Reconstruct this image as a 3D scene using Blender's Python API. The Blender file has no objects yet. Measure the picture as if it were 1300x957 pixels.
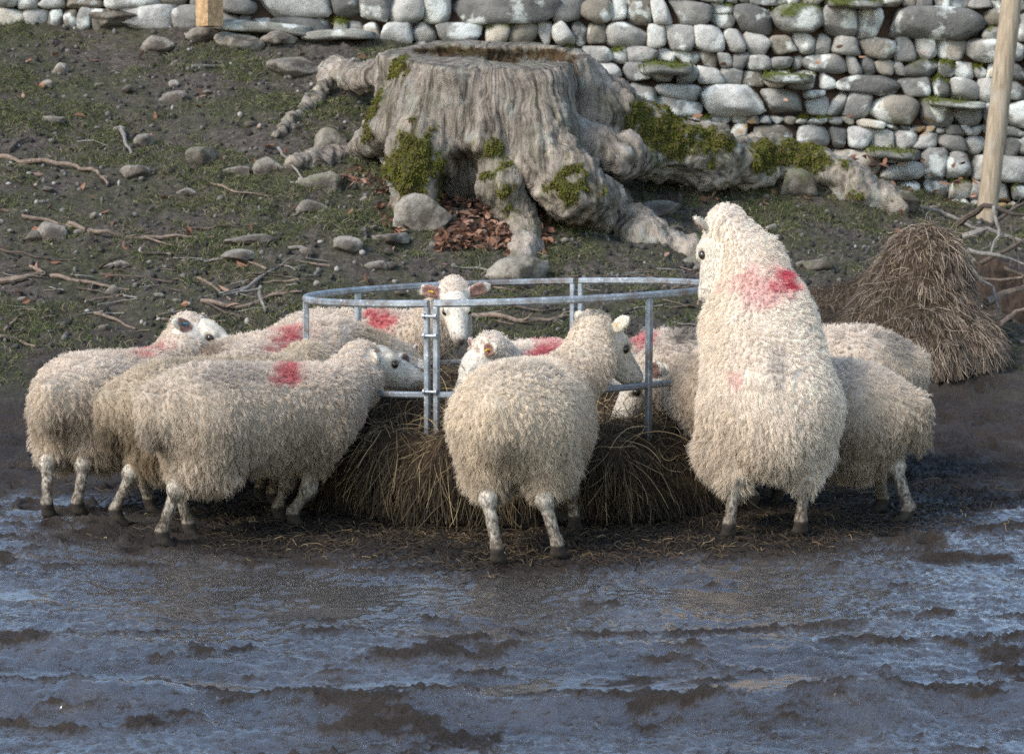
import bpy, bmesh, math, time
import numpy as np
from mathutils import Vector
from mathutils.kdtree import KDTree
T0 = time.time()
SC = bpy.context.scene
COL = SC.collection
rng = np.random.default_rng(7)
R = math.radians

# ------------------------------------------------------------------ noise
_P = np.random.default_rng(3).permutation(256).astype(np.int32)
_P = np.concatenate([_P, _P, _P])
_G = np.random.default_rng(4).normal(size=(256, 3)).astype(np.float32)
_G /= np.linalg.norm(_G, axis=1, keepdims=True)

def perlin(p):
    p = np.asarray(p, np.float32)
    i = np.floor(p).astype(np.int32)
    f = p - i
    i &= 255
    u = f * f * f * (f * (f * 6 - 15) + 10)
    out = []
    for dx in (0, 1):
        for dy in (0, 1):
            for dz in (0, 1):
                h = _P[_P[_P[(i[:, 0] + dx) & 255] + ((i[:, 1] + dy) & 255)] + ((i[:, 2] + dz) & 255)]
                g = _G[h]
                out.append(g[:, 0] * (f[:, 0] - dx) + g[:, 1] * (f[:, 1] - dy) + g[:, 2] * (f[:, 2] - dz))
    def L(a, b, t): return a + (b - a) * t
    x00 = L(out[0], out[1], u[:, 2]); x01 = L(out[2], out[3], u[:, 2])
    x10 = L(out[4], out[5], u[:, 2]); x11 = L(out[6], out[7], u[:, 2])
    return L(L(x00, x01, u[:, 1]), L(x10, x11, u[:, 1]), u[:, 0]) * 1.5

def fbm(p, octv=4, gain=.5, seed=0., ridged=False):
    p = np.asarray(p, np.float32) + seed * 17.31
    a, s, t = 1., 0., 0.
    for k in range(octv):
        n = perlin(p * (2.03 ** k) + k * 5.7)
        if ridged: n = 1 - 2 * np.abs(n)
        s = s + a * n; t += a; a *= gain
    return s / t

def P3(x, y, z=0.):
    x = np.asarray(x, np.float32); return np.stack([x, np.broadcast_to(y, x.shape), np.broadcast_to(z, x.shape)], -1).astype(np.float32)

def sstep(a, b, x):
    t = np.clip((x - a) / (b - a), 0, 1); return t * t * (3 - 2 * t)

# ------------------------------------------------------------------ camera
H, F = 1.75, 3000.
TH = math.atan(361.5 / F)
cd = bpy.data.cameras.new('camera'); cam = bpy.data.objects.new('camera', cd); COL.objects.link(cam)
cam.location = (0, 0, H); cam.rotation_euler = (math.pi / 2 - TH, 0, 0)
cd.sensor_width = 36; cd.lens = 36 * F / 1300 ; cd.clip_end = 600
cd.dof.use_dof = True; cd.dof.focus_distance = 9.5; cd.dof.aperture_fstop = 7.1
SC.camera = cam

def at(px, py, D):
    """world point seen at pixel (px,py) of the 1300x957 photo, D metres away along Y"""
    dx, dy, dz = (px - 650), F * math.cos(TH) - (py - 478.5) * math.sin(TH), -F * math.sin(TH) - (py - 478.5) * math.cos(TH)
    k = D / dy
    return np.array([dx * k, D, H + dz * k])

# ------------------------------------------------------------------ materials
def mat(name, rough=.8, color=None, attr=None, spec=.3, build=None, metallic=0.):
    m = bpy.data.materials.new(name); m.use_nodes = True
    nt = m.node_tree; b = nt.nodes['Principled BSDF']
    b.inputs['Roughness'].default_value = rough
    b.inputs['Specular IOR Level'].default_value = spec
    b.inputs['Metallic'].default_value = metallic
    if color: b.inputs['Base Color'].default_value = (*color, 1)
    if attr:
        a = nt.nodes.new('ShaderNodeAttribute'); a.attribute_name = attr
        nt.links.new(a.outputs['Color'], b.inputs['Base Color'])
    if build: build(nt, b)
    return m

def N(nt, t, **kw):
    n = nt.nodes.new(t)
    for k, v in kw.items():
        if k.startswith('_'): setattr(n, k[1:], v)
        else: n.inputs[k.replace('_', ' ')].default_value = v
    return n

def noise(nt, scale, detail=6, rough=.6, vec=None, stretch=None):
    tc = N(nt, 'ShaderNodeTexCoord'); o = tc.outputs['Object']
    if stretch:
        mp = N(nt, 'ShaderNodeMapping'); mp.inputs['Scale'].default_value = stretch
        nt.links.new(o, mp.inputs['Vector']); o = mp.outputs['Vector']
    n = N(nt, 'ShaderNodeTexNoise', Scale=scale, Detail=detail, Roughness=rough)
    nt.links.new(o, n.inputs['Vector']); return n

def ramp(nt, src, stops):
    r = N(nt, 'ShaderNodeValToRGB'); cr = r.color_ramp
    while len(cr.elements) < len(stops): cr.elements.new(.5)
    for e, (p, c) in zip(cr.elements, stops):
        e.position = p; e.color = (c, c, c, 1) if isinstance(c, (int, float)) else (*c, 1)
    nt.links.new(src, r.inputs['Fac']); return r.outputs['Color']

def mix(nt, a, b, fac, mode='MIX'):
    m = N(nt, 'ShaderNodeMix', _data_type='RGBA', _blend_type=mode)
    for s, v in ((m.inputs[0], fac), (m.inputs[6], a), (m.inputs[7], b)):
        if hasattr(v, 'links'): nt.links.new(v, s)
        elif isinstance(v, tuple): s.default_value = (*v, 1)
        else: s.default_value = v
    return m.outputs[2]

def bump(nt, b, h, dist, strength=1.):
    n = N(nt, 'ShaderNodeBump', Strength=strength, Distance=dist)
    nt.links.new(h, n.inputs['Height']); nt.links.new(n.outputs['Normal'], b.inputs['Normal']); return n

def attr_out(nt, name, o='Color'):
    a = N(nt, 'ShaderNodeAttribute', _attribute_name=name); return a.outputs[o]

# ------------------------------------------------------------------ mesh helpers
def tag(o, label=None, cat=None, group=None, kind=None):
    if label: o['label'] = label
    if cat: o['category'] = cat
    if group: o['group'] = group
    if kind: o['kind'] = kind
    return o

def mesh_np(name, V, faces, m, parent=None, cols=None, smooth=True, origin=None, attrs=None, sizes=None):
    V = np.asarray(V, np.float32)
    if origin is not None: V = V - np.asarray(origin, np.float32)
    me = bpy.data.meshes.new(name)
    faces = np.asarray(faces, np.int32)
    n = len(faces); k = faces.shape[1]
    me.vertices.add(len(V)); me.vertices.foreach_set('co', V.ravel())
    me.loops.add(n * k); me.loops.foreach_set('vertex_index', faces.ravel())
    me.polygons.add(n)
    me.polygons.foreach_set('loop_start', np.arange(0, n * k, k, dtype=np.int32))
    me.polygons.foreach_set('loop_total', np.full(n, k, np.int32))
    me.update(calc_edges=True)
    if smooth: me.shade_smooth()
    if cols is not None:
        a = me.attributes.new('col', 'FLOAT_COLOR', 'POINT')
        c = np.ones((len(V), 4), np.float32); c[:, :3] = cols; a.data.foreach_set('color', c.ravel())
    for an, av in (attrs or {}).items():
        a = me.attributes.new(an, 'FLOAT', 'POINT'); a.data.foreach_set('value', np.asarray(av, np.float32))
    me.materials.append(m)
    o = bpy.data.objects.new(name, me); COL.objects.link(o)
    if origin is not None and parent is None: o.location = origin
    if parent is not None: o.parent = parent
    return o

def grid_faces(r, c, wrap=False):
    i, j = np.meshgrid(np.arange(r - 1), np.arange(c if wrap else c - 1), indexing='ij')
    j2 = (j + 1) % c
    return np.stack([i * c + j, i * c + j2, (i + 1) * c + j2, (i + 1) * c + j], -1).reshape(-1, 4)

def curves_np(name, pts, rad, m, parent=None, cols=None, origin=None):
    """pts (n,k,3) strands; rad (n,k)"""
    n, k = pts.shape[:2]
    pts = np.asarray(pts, np.float32)
    if origin is not None: pts = pts - np.asarray(origin, np.float32)
    cu = bpy.data.hair_curves.new(name)
    cu.add_curves([k] * n)
    cu.points.foreach_set('position', pts.ravel())
    cu.points.foreach_set('radius', np.ascontiguousarray(np.broadcast_to(rad, (n, k)), np.float32).ravel())
    if cols is not None:
        a = cu.attributes.new('col', 'FLOAT_COLOR', 'CURVE')
        c = np.ones((n, 4), np.float32); c[:, :3] = cols; a.data.foreach_set('color', c.ravel())
    cu.materials.append(m)
    o = bpy.data.objects.new(name, cu); COL.objects.link(o)
    if parent is not None: o.parent = parent
    elif origin is not None: o.location = origin
    return o

def unit(v):
    v = np.asarray(v, float); return v / (np.linalg.norm(v, axis=-1, keepdims=True) + 1e-9)

class MB:
    """collects tubes / boxes into one mesh"""
    def __init__(s): s.V, s.Q, s.n = [], [], 0
    def add(s, V, Q): s.V.append(np.asarray(V, float)); s.Q.append(np.asarray(Q) + s.n); s.n += len(V)
    def tube(s, pts, rads, seg=10, rough=0., seed=0):
        pts = np.asarray(pts, float); n = len(pts); rads = np.broadcast_to(rads, (n,)).astype(float)
        T = unit(np.gradient(pts, axis=0)); up = np.array([0, 0, 1.]) if abs(T[0, 2]) < .9 else np.array([1., 0, 0])
        A = unit(np.cross(T, up)); B = np.cross(T, A)
        a = np.linspace(0, 2 * np.pi, seg, endpoint=False)
        V = pts[:, None] + (A[:, None] * np.cos(a)[None, :, None] + B[:, None] * np.sin(a)[None, :, None]) * rads[:, None, None]
        if rough:
            V = V.reshape(-1, 3); d = fbm(V * 9 + seed * 3.1, 3)[:, None]
            V = V + (V - np.repeat(pts, seg, 0)) * d * rough; V = V.reshape(n, seg, 3)
        V = V.reshape(-1, 3); Q = grid_faces(n, seg, True)
        c0, c1 = len(V), len(V) + 1
        V = np.vstack([V, pts[0], pts[-1]])
        j = np.arange(seg); j2 = (j + 1) % seg
        cap = np.concatenate([np.stack([np.full(seg, c0), j2, j, j], 1), np.stack([np.full(seg, c1), (n - 1) * seg + j, (n - 1) * seg + j2, (n - 1) * seg + j2], 1)])
        s.tri = getattr(s, 'tri', []); s.tri.append(cap[:, :3] + s.n)
        s.add(V, Q)
    def band(s, pts, w, h):
        """flat bar following pts: w = thickness sideways, h = height"""
        pts = np.asarray(pts, float); T = np.gradient(pts, axis=0); T[:, 2] = 0; T = unit(T)
        side = np.stack([T[:, 1], -T[:, 0], 0 * T[:, 0]], 1)
        up = np.array([0, 0, 1.]); c = min(w, h) * .25
        prof = [(-w / 2, -h / 2 + c), (-w / 2 + c, -h / 2), (w / 2 - c, -h / 2), (w / 2, -h / 2 + c), (w / 2, h / 2 - c), (w / 2 - c, h / 2), (-w / 2 + c, h / 2), (-w / 2, h / 2 - c)]
        V = np.stack([pts + side * a + up * b for a, b in prof], 1).reshape(-1, 3)
        n = len(pts); Q = grid_faces(n, 8, True); c0 = len(V); V = np.vstack([V, pts[0], pts[-1]])
        j = np.arange(8); j2 = (j + 1) % 8
        s.tri = getattr(s, 'tri', []); s.tri.append(np.concatenate([np.stack([np.full(8, c0), j2, j], 1), np.stack([np.full(8, c0 + 1), (n - 1) * 8 + j, (n - 1) * 8 + j2], 1)]) + s.n)
        s.add(V, Q)
    def build(s, name, m, parent=None, origin=None, smooth=True, cols=None):
        V = np.vstack(s.V); q = [tuple(f) for f in np.vstack(s.Q)] + [tuple(f) for t in getattr(s, 'tri', []) for f in t]
        if origin is not None: V = V - origin
        me = bpy.data.meshes.new(name); me.from_pydata(V.tolist(), [], q); me.update()
        bm = bmesh.new(); bm.from_mesh(me); bmesh.ops.recalc_face_normals(bm, faces=bm.faces); bm.to_mesh(me); bm.free()
        if smooth:
            me.shade_smooth()
            try: me.set_sharp_from_angle(angle=R(40))
            except Exception: pass
        me.materials.append(m)
        o = bpy.data.objects.new(name, me); COL.objects.link(o)
        if parent is not None: o.parent = parent
        elif origin is not None: o.location = origin
        return o

# ------------------------------------------------------------------ signed distance + surface nets
class SDF:
    def __init__(s, lo, hi, h):
        s.h = h; s.lo = np.asarray(lo, float)
        s.shape = tuple(int(math.ceil(v)) + 1 for v in (np.asarray(hi) - s.lo) / h)
        s.F = np.full(s.shape, .1, np.float32)
    def _box(s, lo, hi):
        a = np.maximum(np.floor((np.asarray(lo) - s.lo) / s.h).astype(int), 0)
        b = np.minimum(np.ceil((np.asarray(hi) - s.lo) / s.h).astype(int) + 1, s.shape)
        if np.any(b <= a): return None, None
        ax = [(s.lo[k] + np.arange(a[k], b[k]) * s.h).astype(np.float32) for k in range(3)]
        X = np.meshgrid(*ax, indexing='ij')
        return tuple(slice(a[k], b[k]) for k in range(3)), X
    def _join(s, sl, d, k, sub=False):
        f = s.F[sl]
        if sub:
            d = -d; h = np.maximum(k - np.abs(f - d), 0) / k
            s.F[sl] = np.maximum(f, d) + h * h * k * .25
        else:
            h = np.maximum(k - np.abs(f - d), 0) / k
            s.F[sl] = np.minimum(f, d) - h * h * k * .25
    def cone(s, a, b, ra, rb, k=.03, sub=False):
        a, b = np.asarray(a, float), np.asarray(b, float); m = max(ra, rb) + k + .03
        sl, X = s._box(np.minimum(a, b) - m, np.maximum(a, b) + m)
        if sl is None: return
        ab = b - a; L = ab @ ab + 1e-9
        t = np.clip(((X[0] - a[0]) * ab[0] + (X[1] - a[1]) * ab[1] + (X[2] - a[2]) * ab[2]) / L, 0, 1)
        d = np.sqrt((X[0] - a[0] - t * ab[0]) ** 2 + (X[1] - a[1] - t * ab[1]) ** 2 + (X[2] - a[2] - t * ab[2]) ** 2) - (ra + t * (rb - ra))
        s._join(sl, d, k, sub)
    def ell(s, c, r, M=None, k=.03, sub=False):
        """ellipsoid, M rows = its axes"""
        c = np.asarray(c, float); M = np.eye(3) if M is None else np.asarray(M, float); m = max(r) + k + .02
        sl, X = s._box(c - m, c + m)
        if sl is None: return
        D = [X[q] - c[q] for q in range(3)]
        q = [(D[0] * M[i, 0] + D[1] * M[i, 1] + D[2] * M[i, 2]) for i in range(3)]
        k0 = np.sqrt(sum((q[i] / r[i]) ** 2 for i in range(3))); k1 = np.sqrt(sum((q[i] / r[i] ** 2) ** 2 for i in range(3))) + 1e-6
        s._join(sl, (k0 * (k0 - 1) / k1).astype(np.float32), k, sub)
    def mesh(s):
        Fv = s.F; S = Fv < 0; n0, n1, n2 = Fv.shape
        c = np.zeros((n0 - 1, n1 - 1, n2 - 1), np.int8)
        offs = [(i, j, k) for i in (0, 1) for j in (0, 1) for k in (0, 1)]
        for i, j, k in offs: c += S[i:n0 - 1 + i, j:n1 - 1 + j, k:n2 - 1 + k]
        act = np.argwhere((c > 0) & (c < 8))
        idx = np.full(c.shape, -1, np.int32); idx[tuple(act.T)] = np.arange(len(act))
        val = np.stack([Fv[act[:, 0] + i, act[:, 1] + j, act[:, 2] + k] for i, j, k in offs], 1)
        O = np.array(offs, np.float32); acc = np.zeros((len(act), 3), np.float32); cnt = np.zeros(len(act), np.float32)
        for a in range(8):
            for b in range(a + 1, 8):
                if np.abs(O[a] - O[b]).sum() != 1: continue
                x = (val[:, a] < 0) != (val[:, b] < 0)
                t = val[:, a] / np.where(x, val[:, a] - val[:, b], 1)
                acc += np.where(x[:, None], O[a] + t[:, None] * (O[b] - O[a]), 0); cnt += x
        V = s.lo + (act + acc / cnt[:, None]) * s.h
        Q = []
        for ax in range(3):
            u, v = (ax + 1) % 3, (ax + 2) % 3
            sa = [slice(None)] * 3; sb = [slice(None)] * 3; sa[ax] = slice(0, -1); sb[ax] = slice(1, None)
            for w in (u, v): sa[w] = slice(1, -1); sb[w] = slice(1, -1)
            A, B = S[tuple(sa)], S[tuple(sb)]
            e = np.argwhere(A != B)
            if not len(e): continue
            flip = A[tuple(e.T)]
            p = e.copy(); p[:, u] += 1; p[:, v] += 1
            def cell(du, dv):
                q = p.copy(); q[:, u] += du; q[:, v] += dv; return idx[tuple(q.T)]
            q = np.stack([cell(-1, -1), cell(0, -1), cell(0, 0), cell(-1, 0)], 1)
            q[~flip] = q[~flip][:, ::-1]; Q.append(q)
        return V, np.vstack(Q)

def vnormals(V, Q):
    n = np.cross(V[Q[:, 2]] - V[Q[:, 0]], V[Q[:, 3]] - V[Q[:, 1]])
    out = np.zeros_like(V)
    for k in range(4):
        for a in range(3): out[:, a] += np.bincount(Q[:, k], n[:, a], len(V))
    return unit(out)

def scatter(V, Q, Nn, mask, n, rg):
    """n random points on quads whose vertices all satisfy mask (mask in 0..1 = density)"""
    A = np.linalg.norm(np.cross(V[Q[:, 2]] - V[Q[:, 0]], V[Q[:, 3]] - V[Q[:, 1]]), axis=1) * .5 * mask[Q].min(1)
    f = rg.choice(len(Q), n, p=A / A.sum()); a, b = rg.random(n)[:, None], rg.random(n)[:, None]
    q = Q[f]
    def I(X): return (X[q[:, 0]] * (1 - a) + X[q[:, 1]] * a) * (1 - b) + (X[q[:, 3]] * (1 - a) + X[q[:, 2]] * a) * b
    return I(V), unit(I(Nn))

# ------------------------------------------------------------------ ground heights
RC = at(648, 370, 10.45); RCX, RCY, RR = RC[0], 10.45, .905     # ring feeder centre and radius

def macro(x, y):
    x, y = np.asarray(x, float), np.asarray(y, float)
    zl = np.interp(y, [10.9, 12, 13, 14, 15, 16.5, 18, 19, 25, 60], [0, .1, .36, .72, 1.12, 1.66, 2.2, 2.35, 2.8, 3.2])
    zr = np.interp(y, [10.9, 12, 13, 14, 15, 16.5, 18, 19, 25, 60], [0, .13, .33, .46, .58, .76, .92, 1.0, 1.5, 2.4])
    w = np.interp(x, [-6, -1, 1.5, 3.5, 8], [-.1, 0, .68, 1, 1.1])
    rdg = .20 * np.exp(-((y - 16.25 - .12 * x) / .55) ** 2) * sstep(.7, 1.4, x) * (1 - sstep(2.5, 3.1, x))
    return rdg + zl * (1 - w) + zr * w - np.clip(8.75 - y, 0, 6) * .075 - np.clip(8.4 - y, 0, 5) * .02

def muddy(x, y):
    """0 = grassy slope, 1 = churned mud"""
    n = fbm(P3(x * 1.1, y * 1.1), 3, seed=5)
    return 1 - sstep(12.1, 13.6, y + n * 1.6)

def trod(x, y):
    """matted straw and dung round the feeder"""
    n = fbm(P3(x * 1.6, y * 1.6), 3, seed=8)
    d = np.sqrt(((x - .25) / 2.0) ** 2 + ((y - 10.25) / 1.55) ** 2)
    return 1 - sstep(.88, 1.12, d + n * .3)

def cloddn(x, y): return fbm(P3(x * 3.2, y * 10.), 5, .6, seed=14)
def cloddy(x, y, cn=None):
    if cn is None: cn = cloddn(x, y)
    band = .16 * np.exp(-((y - 7.12) / .22) ** 2) + .10 * np.exp(-((y - 7.75) / .14) ** 2) - .12 * np.exp(-((y - 8.3) / .3) ** 2)
    return sstep(.17, .28, cn + band + .22 * sstep(10.2, 11.2, y))

def wetness(x, y):
    n = fbm(P3(x * 1.5, y * 2.6), 4, seed=16)
    side = np.exp(-((y - 9.75) / .6) ** 2)
    return sstep(.0, .5, (1 - sstep(8.9, 9.3, y)) * 1.1 + side * .80 - .12 + n * .9 - .8 * sstep(10.2, 11, y))

def gz(x, y, fine=True):
    x, y = np.asarray(x, float), np.asarray(y, float)
    sh = x.shape; x, y = x.ravel(), y.ravel()
    z = macro(x, y)
    mu, tr = muddy(x, y), trod(x, y)
    big = fbm(P3(x * .9, y * 2.2), 3, seed=1) * .045
    lump = np.maximum(fbm(P3(x * 3.3, y * 5.5), 4, seed=2), -.12)
    churn = lump * .05 + (np.abs(fbm(P3(x * 5, y * 13), 4, .6, seed=3)) - .1) * .034 + fbm(P3(x * 22, y * 28), 4, .7, seed=4) * .020
    # wheel ruts in the foreground
    w = fbm(P3(x * .8, 0 * y), 2, seed=6) * .14
    rut = .075 * np.exp(-((y - 7.12 - w) / .11) ** 2) * sstep(-.35, .35, fbm(P3(x * 1.4, y), 2, seed=9) + .25)
    rut += .04 * np.exp(-((y - 7.75 - w) / .1) ** 2) * sstep(0, .4, fbm(P3(x * 1.1, y), 2, seed=10) + .1)
    rut -= .045 * np.exp(-((y - 7.42 - w) / .16) ** 2)
    rut -= .03 * np.exp(-((y - 8.35 - w * .5) / .3) ** 2)
    fore = 1 - sstep(8.4, 9.2, y)
    cn = cloddn(x, y); clod = cloddy(x, y, cn); churn = churn * .8 + clod * (.010 + .040 * np.abs(fbm(P3(x * 19, y * 24), 4, seed=15)))
    gran = fbm(P3(x * 46, y * 60), 3, .65, seed=31) * (.004 + .016 * clod * mu + .020 * tr * mu) + .006 * fbm(P3(x * 90, y * 60), 2, seed=32) * (y < 9.7)
    m = big + churn * (1 - .45 * tr) * (1 - .25 * fore) + rut + gran * (y < 12.5)
    pool = -.028
    m2 = np.where(m < pool, pool + (m - pool) * .12, m)
    far = sstep(14, 30, y) + sstep(5, 1, y)
    s = fbm(P3(x * 1.3, y * 1.3), 4, seed=11) * .11 + fbm(P3(x * 6, y * 6), 4, .6, seed=12) * .065
    z = z + m2 * mu * (1 - .6 * np.clip(far, 0, 1)) + s * (1 - mu)
    return z.reshape(sh)

def gz1(x, y): return float(gz(np.array([x]), np.array([y]))[0])

def build_ground():
    xs = np.concatenate([-np.geomspace(80, 5.4, 40), np.arange(-5.2, -2.6, .03), np.arange(-2.6, 2.6, .0092), np.arange(2.6, 5.2, .03), np.geomspace(5.4, 80, 40)])
    ys = np.concatenate([np.linspace(-40, 4.6, 45), np.arange(4.7, 5.8, .03), np.arange(5.8, 9.6, .0092), np.arange(9.6, 12, .015), np.arange(12, 19, .03), np.geomspace(19.2, 160, 50)])
    X, Y = np.meshgrid(xs, ys); x, y = X.ravel(), Y.ravel()
    z = gz(x, y)
    mu, tr = muddy(x, y), trod(x, y)
    hg = np.random.default_rng(77); prints = np.zeros(len(x))
    for i in range(420):      # hoof prints, each a pair of toes
        hx, hy = hg.uniform(-2.3, 2.5), 8.7 + 4.0 * hg.random() ** .9; a = hg.uniform(0, 6.28); dp = hg.uniform(.014, .034) * (1 - .35 * (hy < 8.6))
        k = np.where((np.abs(y - hy) < .12) & (np.abs(x - hx) < .12))[0]
        if not len(k): continue
        u = (x[k] - hx) * math.cos(a) + (y[k] - hy) * math.sin(a); v = -(x[k] - hx) * math.sin(a) + (y[k] - hy) * math.cos(a); r_ = np.hypot(u, v * 1.35)
        prints[k] = np.maximum(prints[k], 1 - sstep(.07, .11, r_))
        z[k] += -dp * np.exp(-(r_ / .042) ** 4) * (1 - .5 * np.exp(-(v / .008) ** 2)) + dp * .45 * np.exp(-((r_ - .062) / .018) ** 2)
    def b(nt, p):
        mud, trd, wt, cl = [attr_out(nt, q, 'Fac') for q in ('mud', 'trod', 'wet', 'clod')]
        n1 = noise(nt, 3.5, 8, .65); n2 = noise(nt, 28, 6, .7); n3 = noise(nt, 1.1, 5, .6, stretch=(1, 2.5, 1))
        mudc = ramp(nt, n1.outputs['Fac'], [(.3, (.024, .016, .011)), (.55, (.048, .034, .024)), (.75, (.080, .058, .040))])
        trc = ramp(nt, n2.outputs['Fac'], [(.3, (.010, .0075, .006)), (.6, (.026, .020, .015)), (.8, (.055, .040, .027))])
        soil = ramp(nt, n2.outputs['Fac'], [(.25, (.040, .032, .026)), (.5, (.098, .080, .067)), (.75, (.21, .18, .15))])
        gr = ramp(nt, n2.outputs['Fac'], [(.3, (.034, .040, .018)), (.7, (.095, .10, .048))])
        gm = ramp(nt, noise(nt, 1.8, 6, .62).outputs['Fac'], [(.42, 0.), (.60, .65)])
        slope = mix(nt, soil, gr, gm)
        c = mix(nt, mudc, trc, trd); c = mix(nt, slope, c, mud); nt.links.new(c, p.inputs['Base Color'])
        mudc = mix(nt, mudc, ramp(nt, noise(nt, 45, 8, .8).outputs['Fac'], [(.38, (.018, .013, .009)), (.52, (.055, .042, .032)), (.64, (.13, .105, .08))]), cl)
        wet = ramp(nt, n3.outputs['Fac'], [(.38, .17), (.55, .30), (.70, .48)])
        wet = mix(nt, (.62, .62, .62), wet, wt); wet = mix(nt, wet, (.55, .55, .55), cl)
        r = mix(nt, wet, (.55, .55, .55), trd); r = mix(nt, (.95, .95, .95), r, mud)
        nt.links.new(r, p.inputs['Roughness'])
        sp = mix(nt, (.3, .3, .3), (1., 1., 1.), wt); sp = mix(nt, sp, (.3, .3, .3), cl); sp = mix(nt, sp, (.25, .25, .25), trd); sp = mix(nt, (.1, .1, .1), sp, mud)
        nt.links.new(sp, p.inputs['Specular IOR Level'])
        n4 = noise(nt, 48, 10, .85)
        bump(nt, p, n4.outputs['Fac'], .032, 1.)
        cw = N(nt, 'ShaderNodeMath', _operation='MULTIPLY'); nt.links.new(wt, cw.inputs[0]); nt.links.new(ramp(nt, noise(nt, 9, 6, .7, stretch=(.5, 1.6, 1)).outputs['Fac'], [(.34, 0.), (.46, 1.)]), cw.inputs[1]); spk = ramp(nt, noise(nt, 38, 8, .75, stretch=(.6, 1.3, 1)).outputs['Fac'], [(.41, 0.), (.47, 1.)])
        cm = N(nt, 'ShaderNodeMath', _operation='MULTIPLY'); nt.links.new(cw.outputs[0], cm.inputs[0]); inv = N(nt, 'ShaderNodeMath', _operation='SUBTRACT'); inv.inputs[0].default_value = 1; nt.links.new(cl, inv.inputs[1]); nt.links.new(inv.outputs[0], cm.inputs[1])
        cs = N(nt, 'ShaderNodeMath', _operation='MULTIPLY'); nt.links.new(cm.outputs[0], cs.inputs[0]); nt.links.new(spk, cs.inputs[1]); nt.links.new(cs.outputs[0], p.inputs['Coat Weight']); p.inputs['Coat Roughness'].default_value = .10; p.inputs['Coat IOR'].default_value = 1.8
    m = mat('ground_mud_and_turf', .5, build=b)
    V = np.stack([x, y, z], 1)
    o = mesh_np('ground', V, grid_faces(len(ys), len(xs)), m, attrs={'mud': mu, 'trod': tr, 'wet': wetness(x, y) * (1 - .75 * tr), 'clod': np.maximum(cloddy(x, y), prints) * mu})
    tag(o, kind='structure'); return o
build_ground()
print('ground', time.time() - T0)

# ------------------------------------------------------------------ world, sun
SUN_EL, SUN_AZ = R(38), R(-128)      # azimuth of the sun measured from +Y clockwise: behind the camera, to the left
w = bpy.data.worlds.new('World'); SC.world = w; w.use_nodes = True
sky = w.node_tree.nodes.new('ShaderNodeTexSky'); sky.sky_type = 'NISHITA'; sky.sun_disc = False
sky.sun_elevation = SUN_EL; sky.sun_rotation = SUN_AZ; sky.altitude = 100; sky.air_density = 1.2; sky.dust_density = .6; sky.ozone_density = 1.0
bg = w.node_tree.nodes['Background']; bg.inputs['Strength'].default_value = .15
w.node_tree.links.new(sky.outputs['Color'], bg.inputs['Color'])
sl = bpy.data.lights.new('sun', 'SUN'); so = bpy.data.objects.new('sun', sl); COL.objects.link(so)
sd = Vector((math.sin(SUN_AZ) * math.cos(SUN_EL), math.cos(SUN_AZ) * math.cos(SUN_EL), math.sin(SUN_EL)))
so.rotation_euler = sd.to_track_quat('Z', 'Y').to_euler(); so.location = (-3, -3, 8)
sl.energy = 1.95; sl.angle = R(22); sl.color = (1, .94, .86)
SC.view_settings.view_transform = 'Standard'; SC.view_settings.look = 'None'; SC.view_settings.gamma = 1
SC.view_settings.exposure = 1.28; SC.view_settings.use_curve_mapping = False
SC.cycles.max_bounces = 6; SC.cycles.diffuse_bounces = 3; SC.cycles.glossy_bounces = 2; SC.cycles.use_denoising = False; SC.cycles.sample_clamp_direct = 2.2; SC.cycles.sample_clamp_indirect = 2.
SC.cycles_curves.shape = 'RIBBONS'

# ------------------------------------------------------------------ stones
def ico(sub):
    bm = bmesh.new(); bmesh.ops.create_icosphere(bm, subdivisions=sub, radius=1)
    V = np.array([v.co[:] for v in bm.verts]); Fc = np.array([[v.index for v in f.verts] for f in bm.faces]); bm.free(); return V, Fc
ICO3, ICO4 = ico(3), ico(4)

def stone_build(moss=True, scale=7.):
    def b(nt, p):
        base = attr_out(nt, 'col')
        n = noise(nt, scale, 8, .7); n2 = noise(nt, scale * .55, 3, .5)
        v = ramp(nt, n.outputs['Fac'], [(.25, (.45, .45, .45)), (.55, (1, 1, 1)), (.8, (1.35, 1.3, 1.25))])
        c = mix(nt, base, v, 1., 'MULTIPLY')
        lich = ramp(nt, noise(nt, scale * .75, 4, .55).outputs['Fac'], [(.54, 0.), (.62, .8)])
        c = mix(nt, c, (.62, .63, .58), lich)
        orange = ramp(nt, noise(nt, scale * .45, 3, .5, stretch=(1, 1.7, 1.2)).outputs['Fac'], [(.72, 0.), (.75, .6)])
        c = mix(nt, c, (.42, .22, .05), orange)
        dk = ramp(nt, noise(nt, scale * 2.6, 4, .6).outputs['Fac'], [(.3, .35), (.45, 0.)])
        c = mix(nt, c, (.06, .055, .045), dk)
        if moss:
            ms = attr_out(nt, 'moss', 'Fac')
            c = mix(nt, c, (.075, .085, .022), ms)
        nt.links.new(c, p.inputs['Base Color'])
        bump(nt, p, noise(nt, scale * 4, 8, .75).outputs['Fac'], .02, .8)
    return b
M_STONE = mat('lichened_stone', .92, spec=.2, build=stone_build())
def rock_build(nt, p):
    n = noise(nt, 13, 9, .75); n2 = noise(nt, 5, 5, .6)
    c = mix(nt, attr_out(nt, 'col'), ramp(nt, n.outputs['Fac'], [(.28, (.30, .28, .25)), (.5, (.85, .83, .8)), (.75, (1.3, 1.28, 1.22))]), 1., 'MULTIPLY')
    c = mix(nt, c, (.055, .042, .033), ramp(nt, n2.outputs['Fac'], [(.46, 0.), (.60, .85)])); c = mix(nt, c, (.07, .08, .02), attr_out(nt, 'moss', 'Fac'))
    nt.links.new(c, p.inputs['Base Color']); bump(nt, p, n.outputs['Fac'], .03, 1.)
M_ROCK = mat('earthy_rock', .95, spec=.12, build=rock_build)

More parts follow.
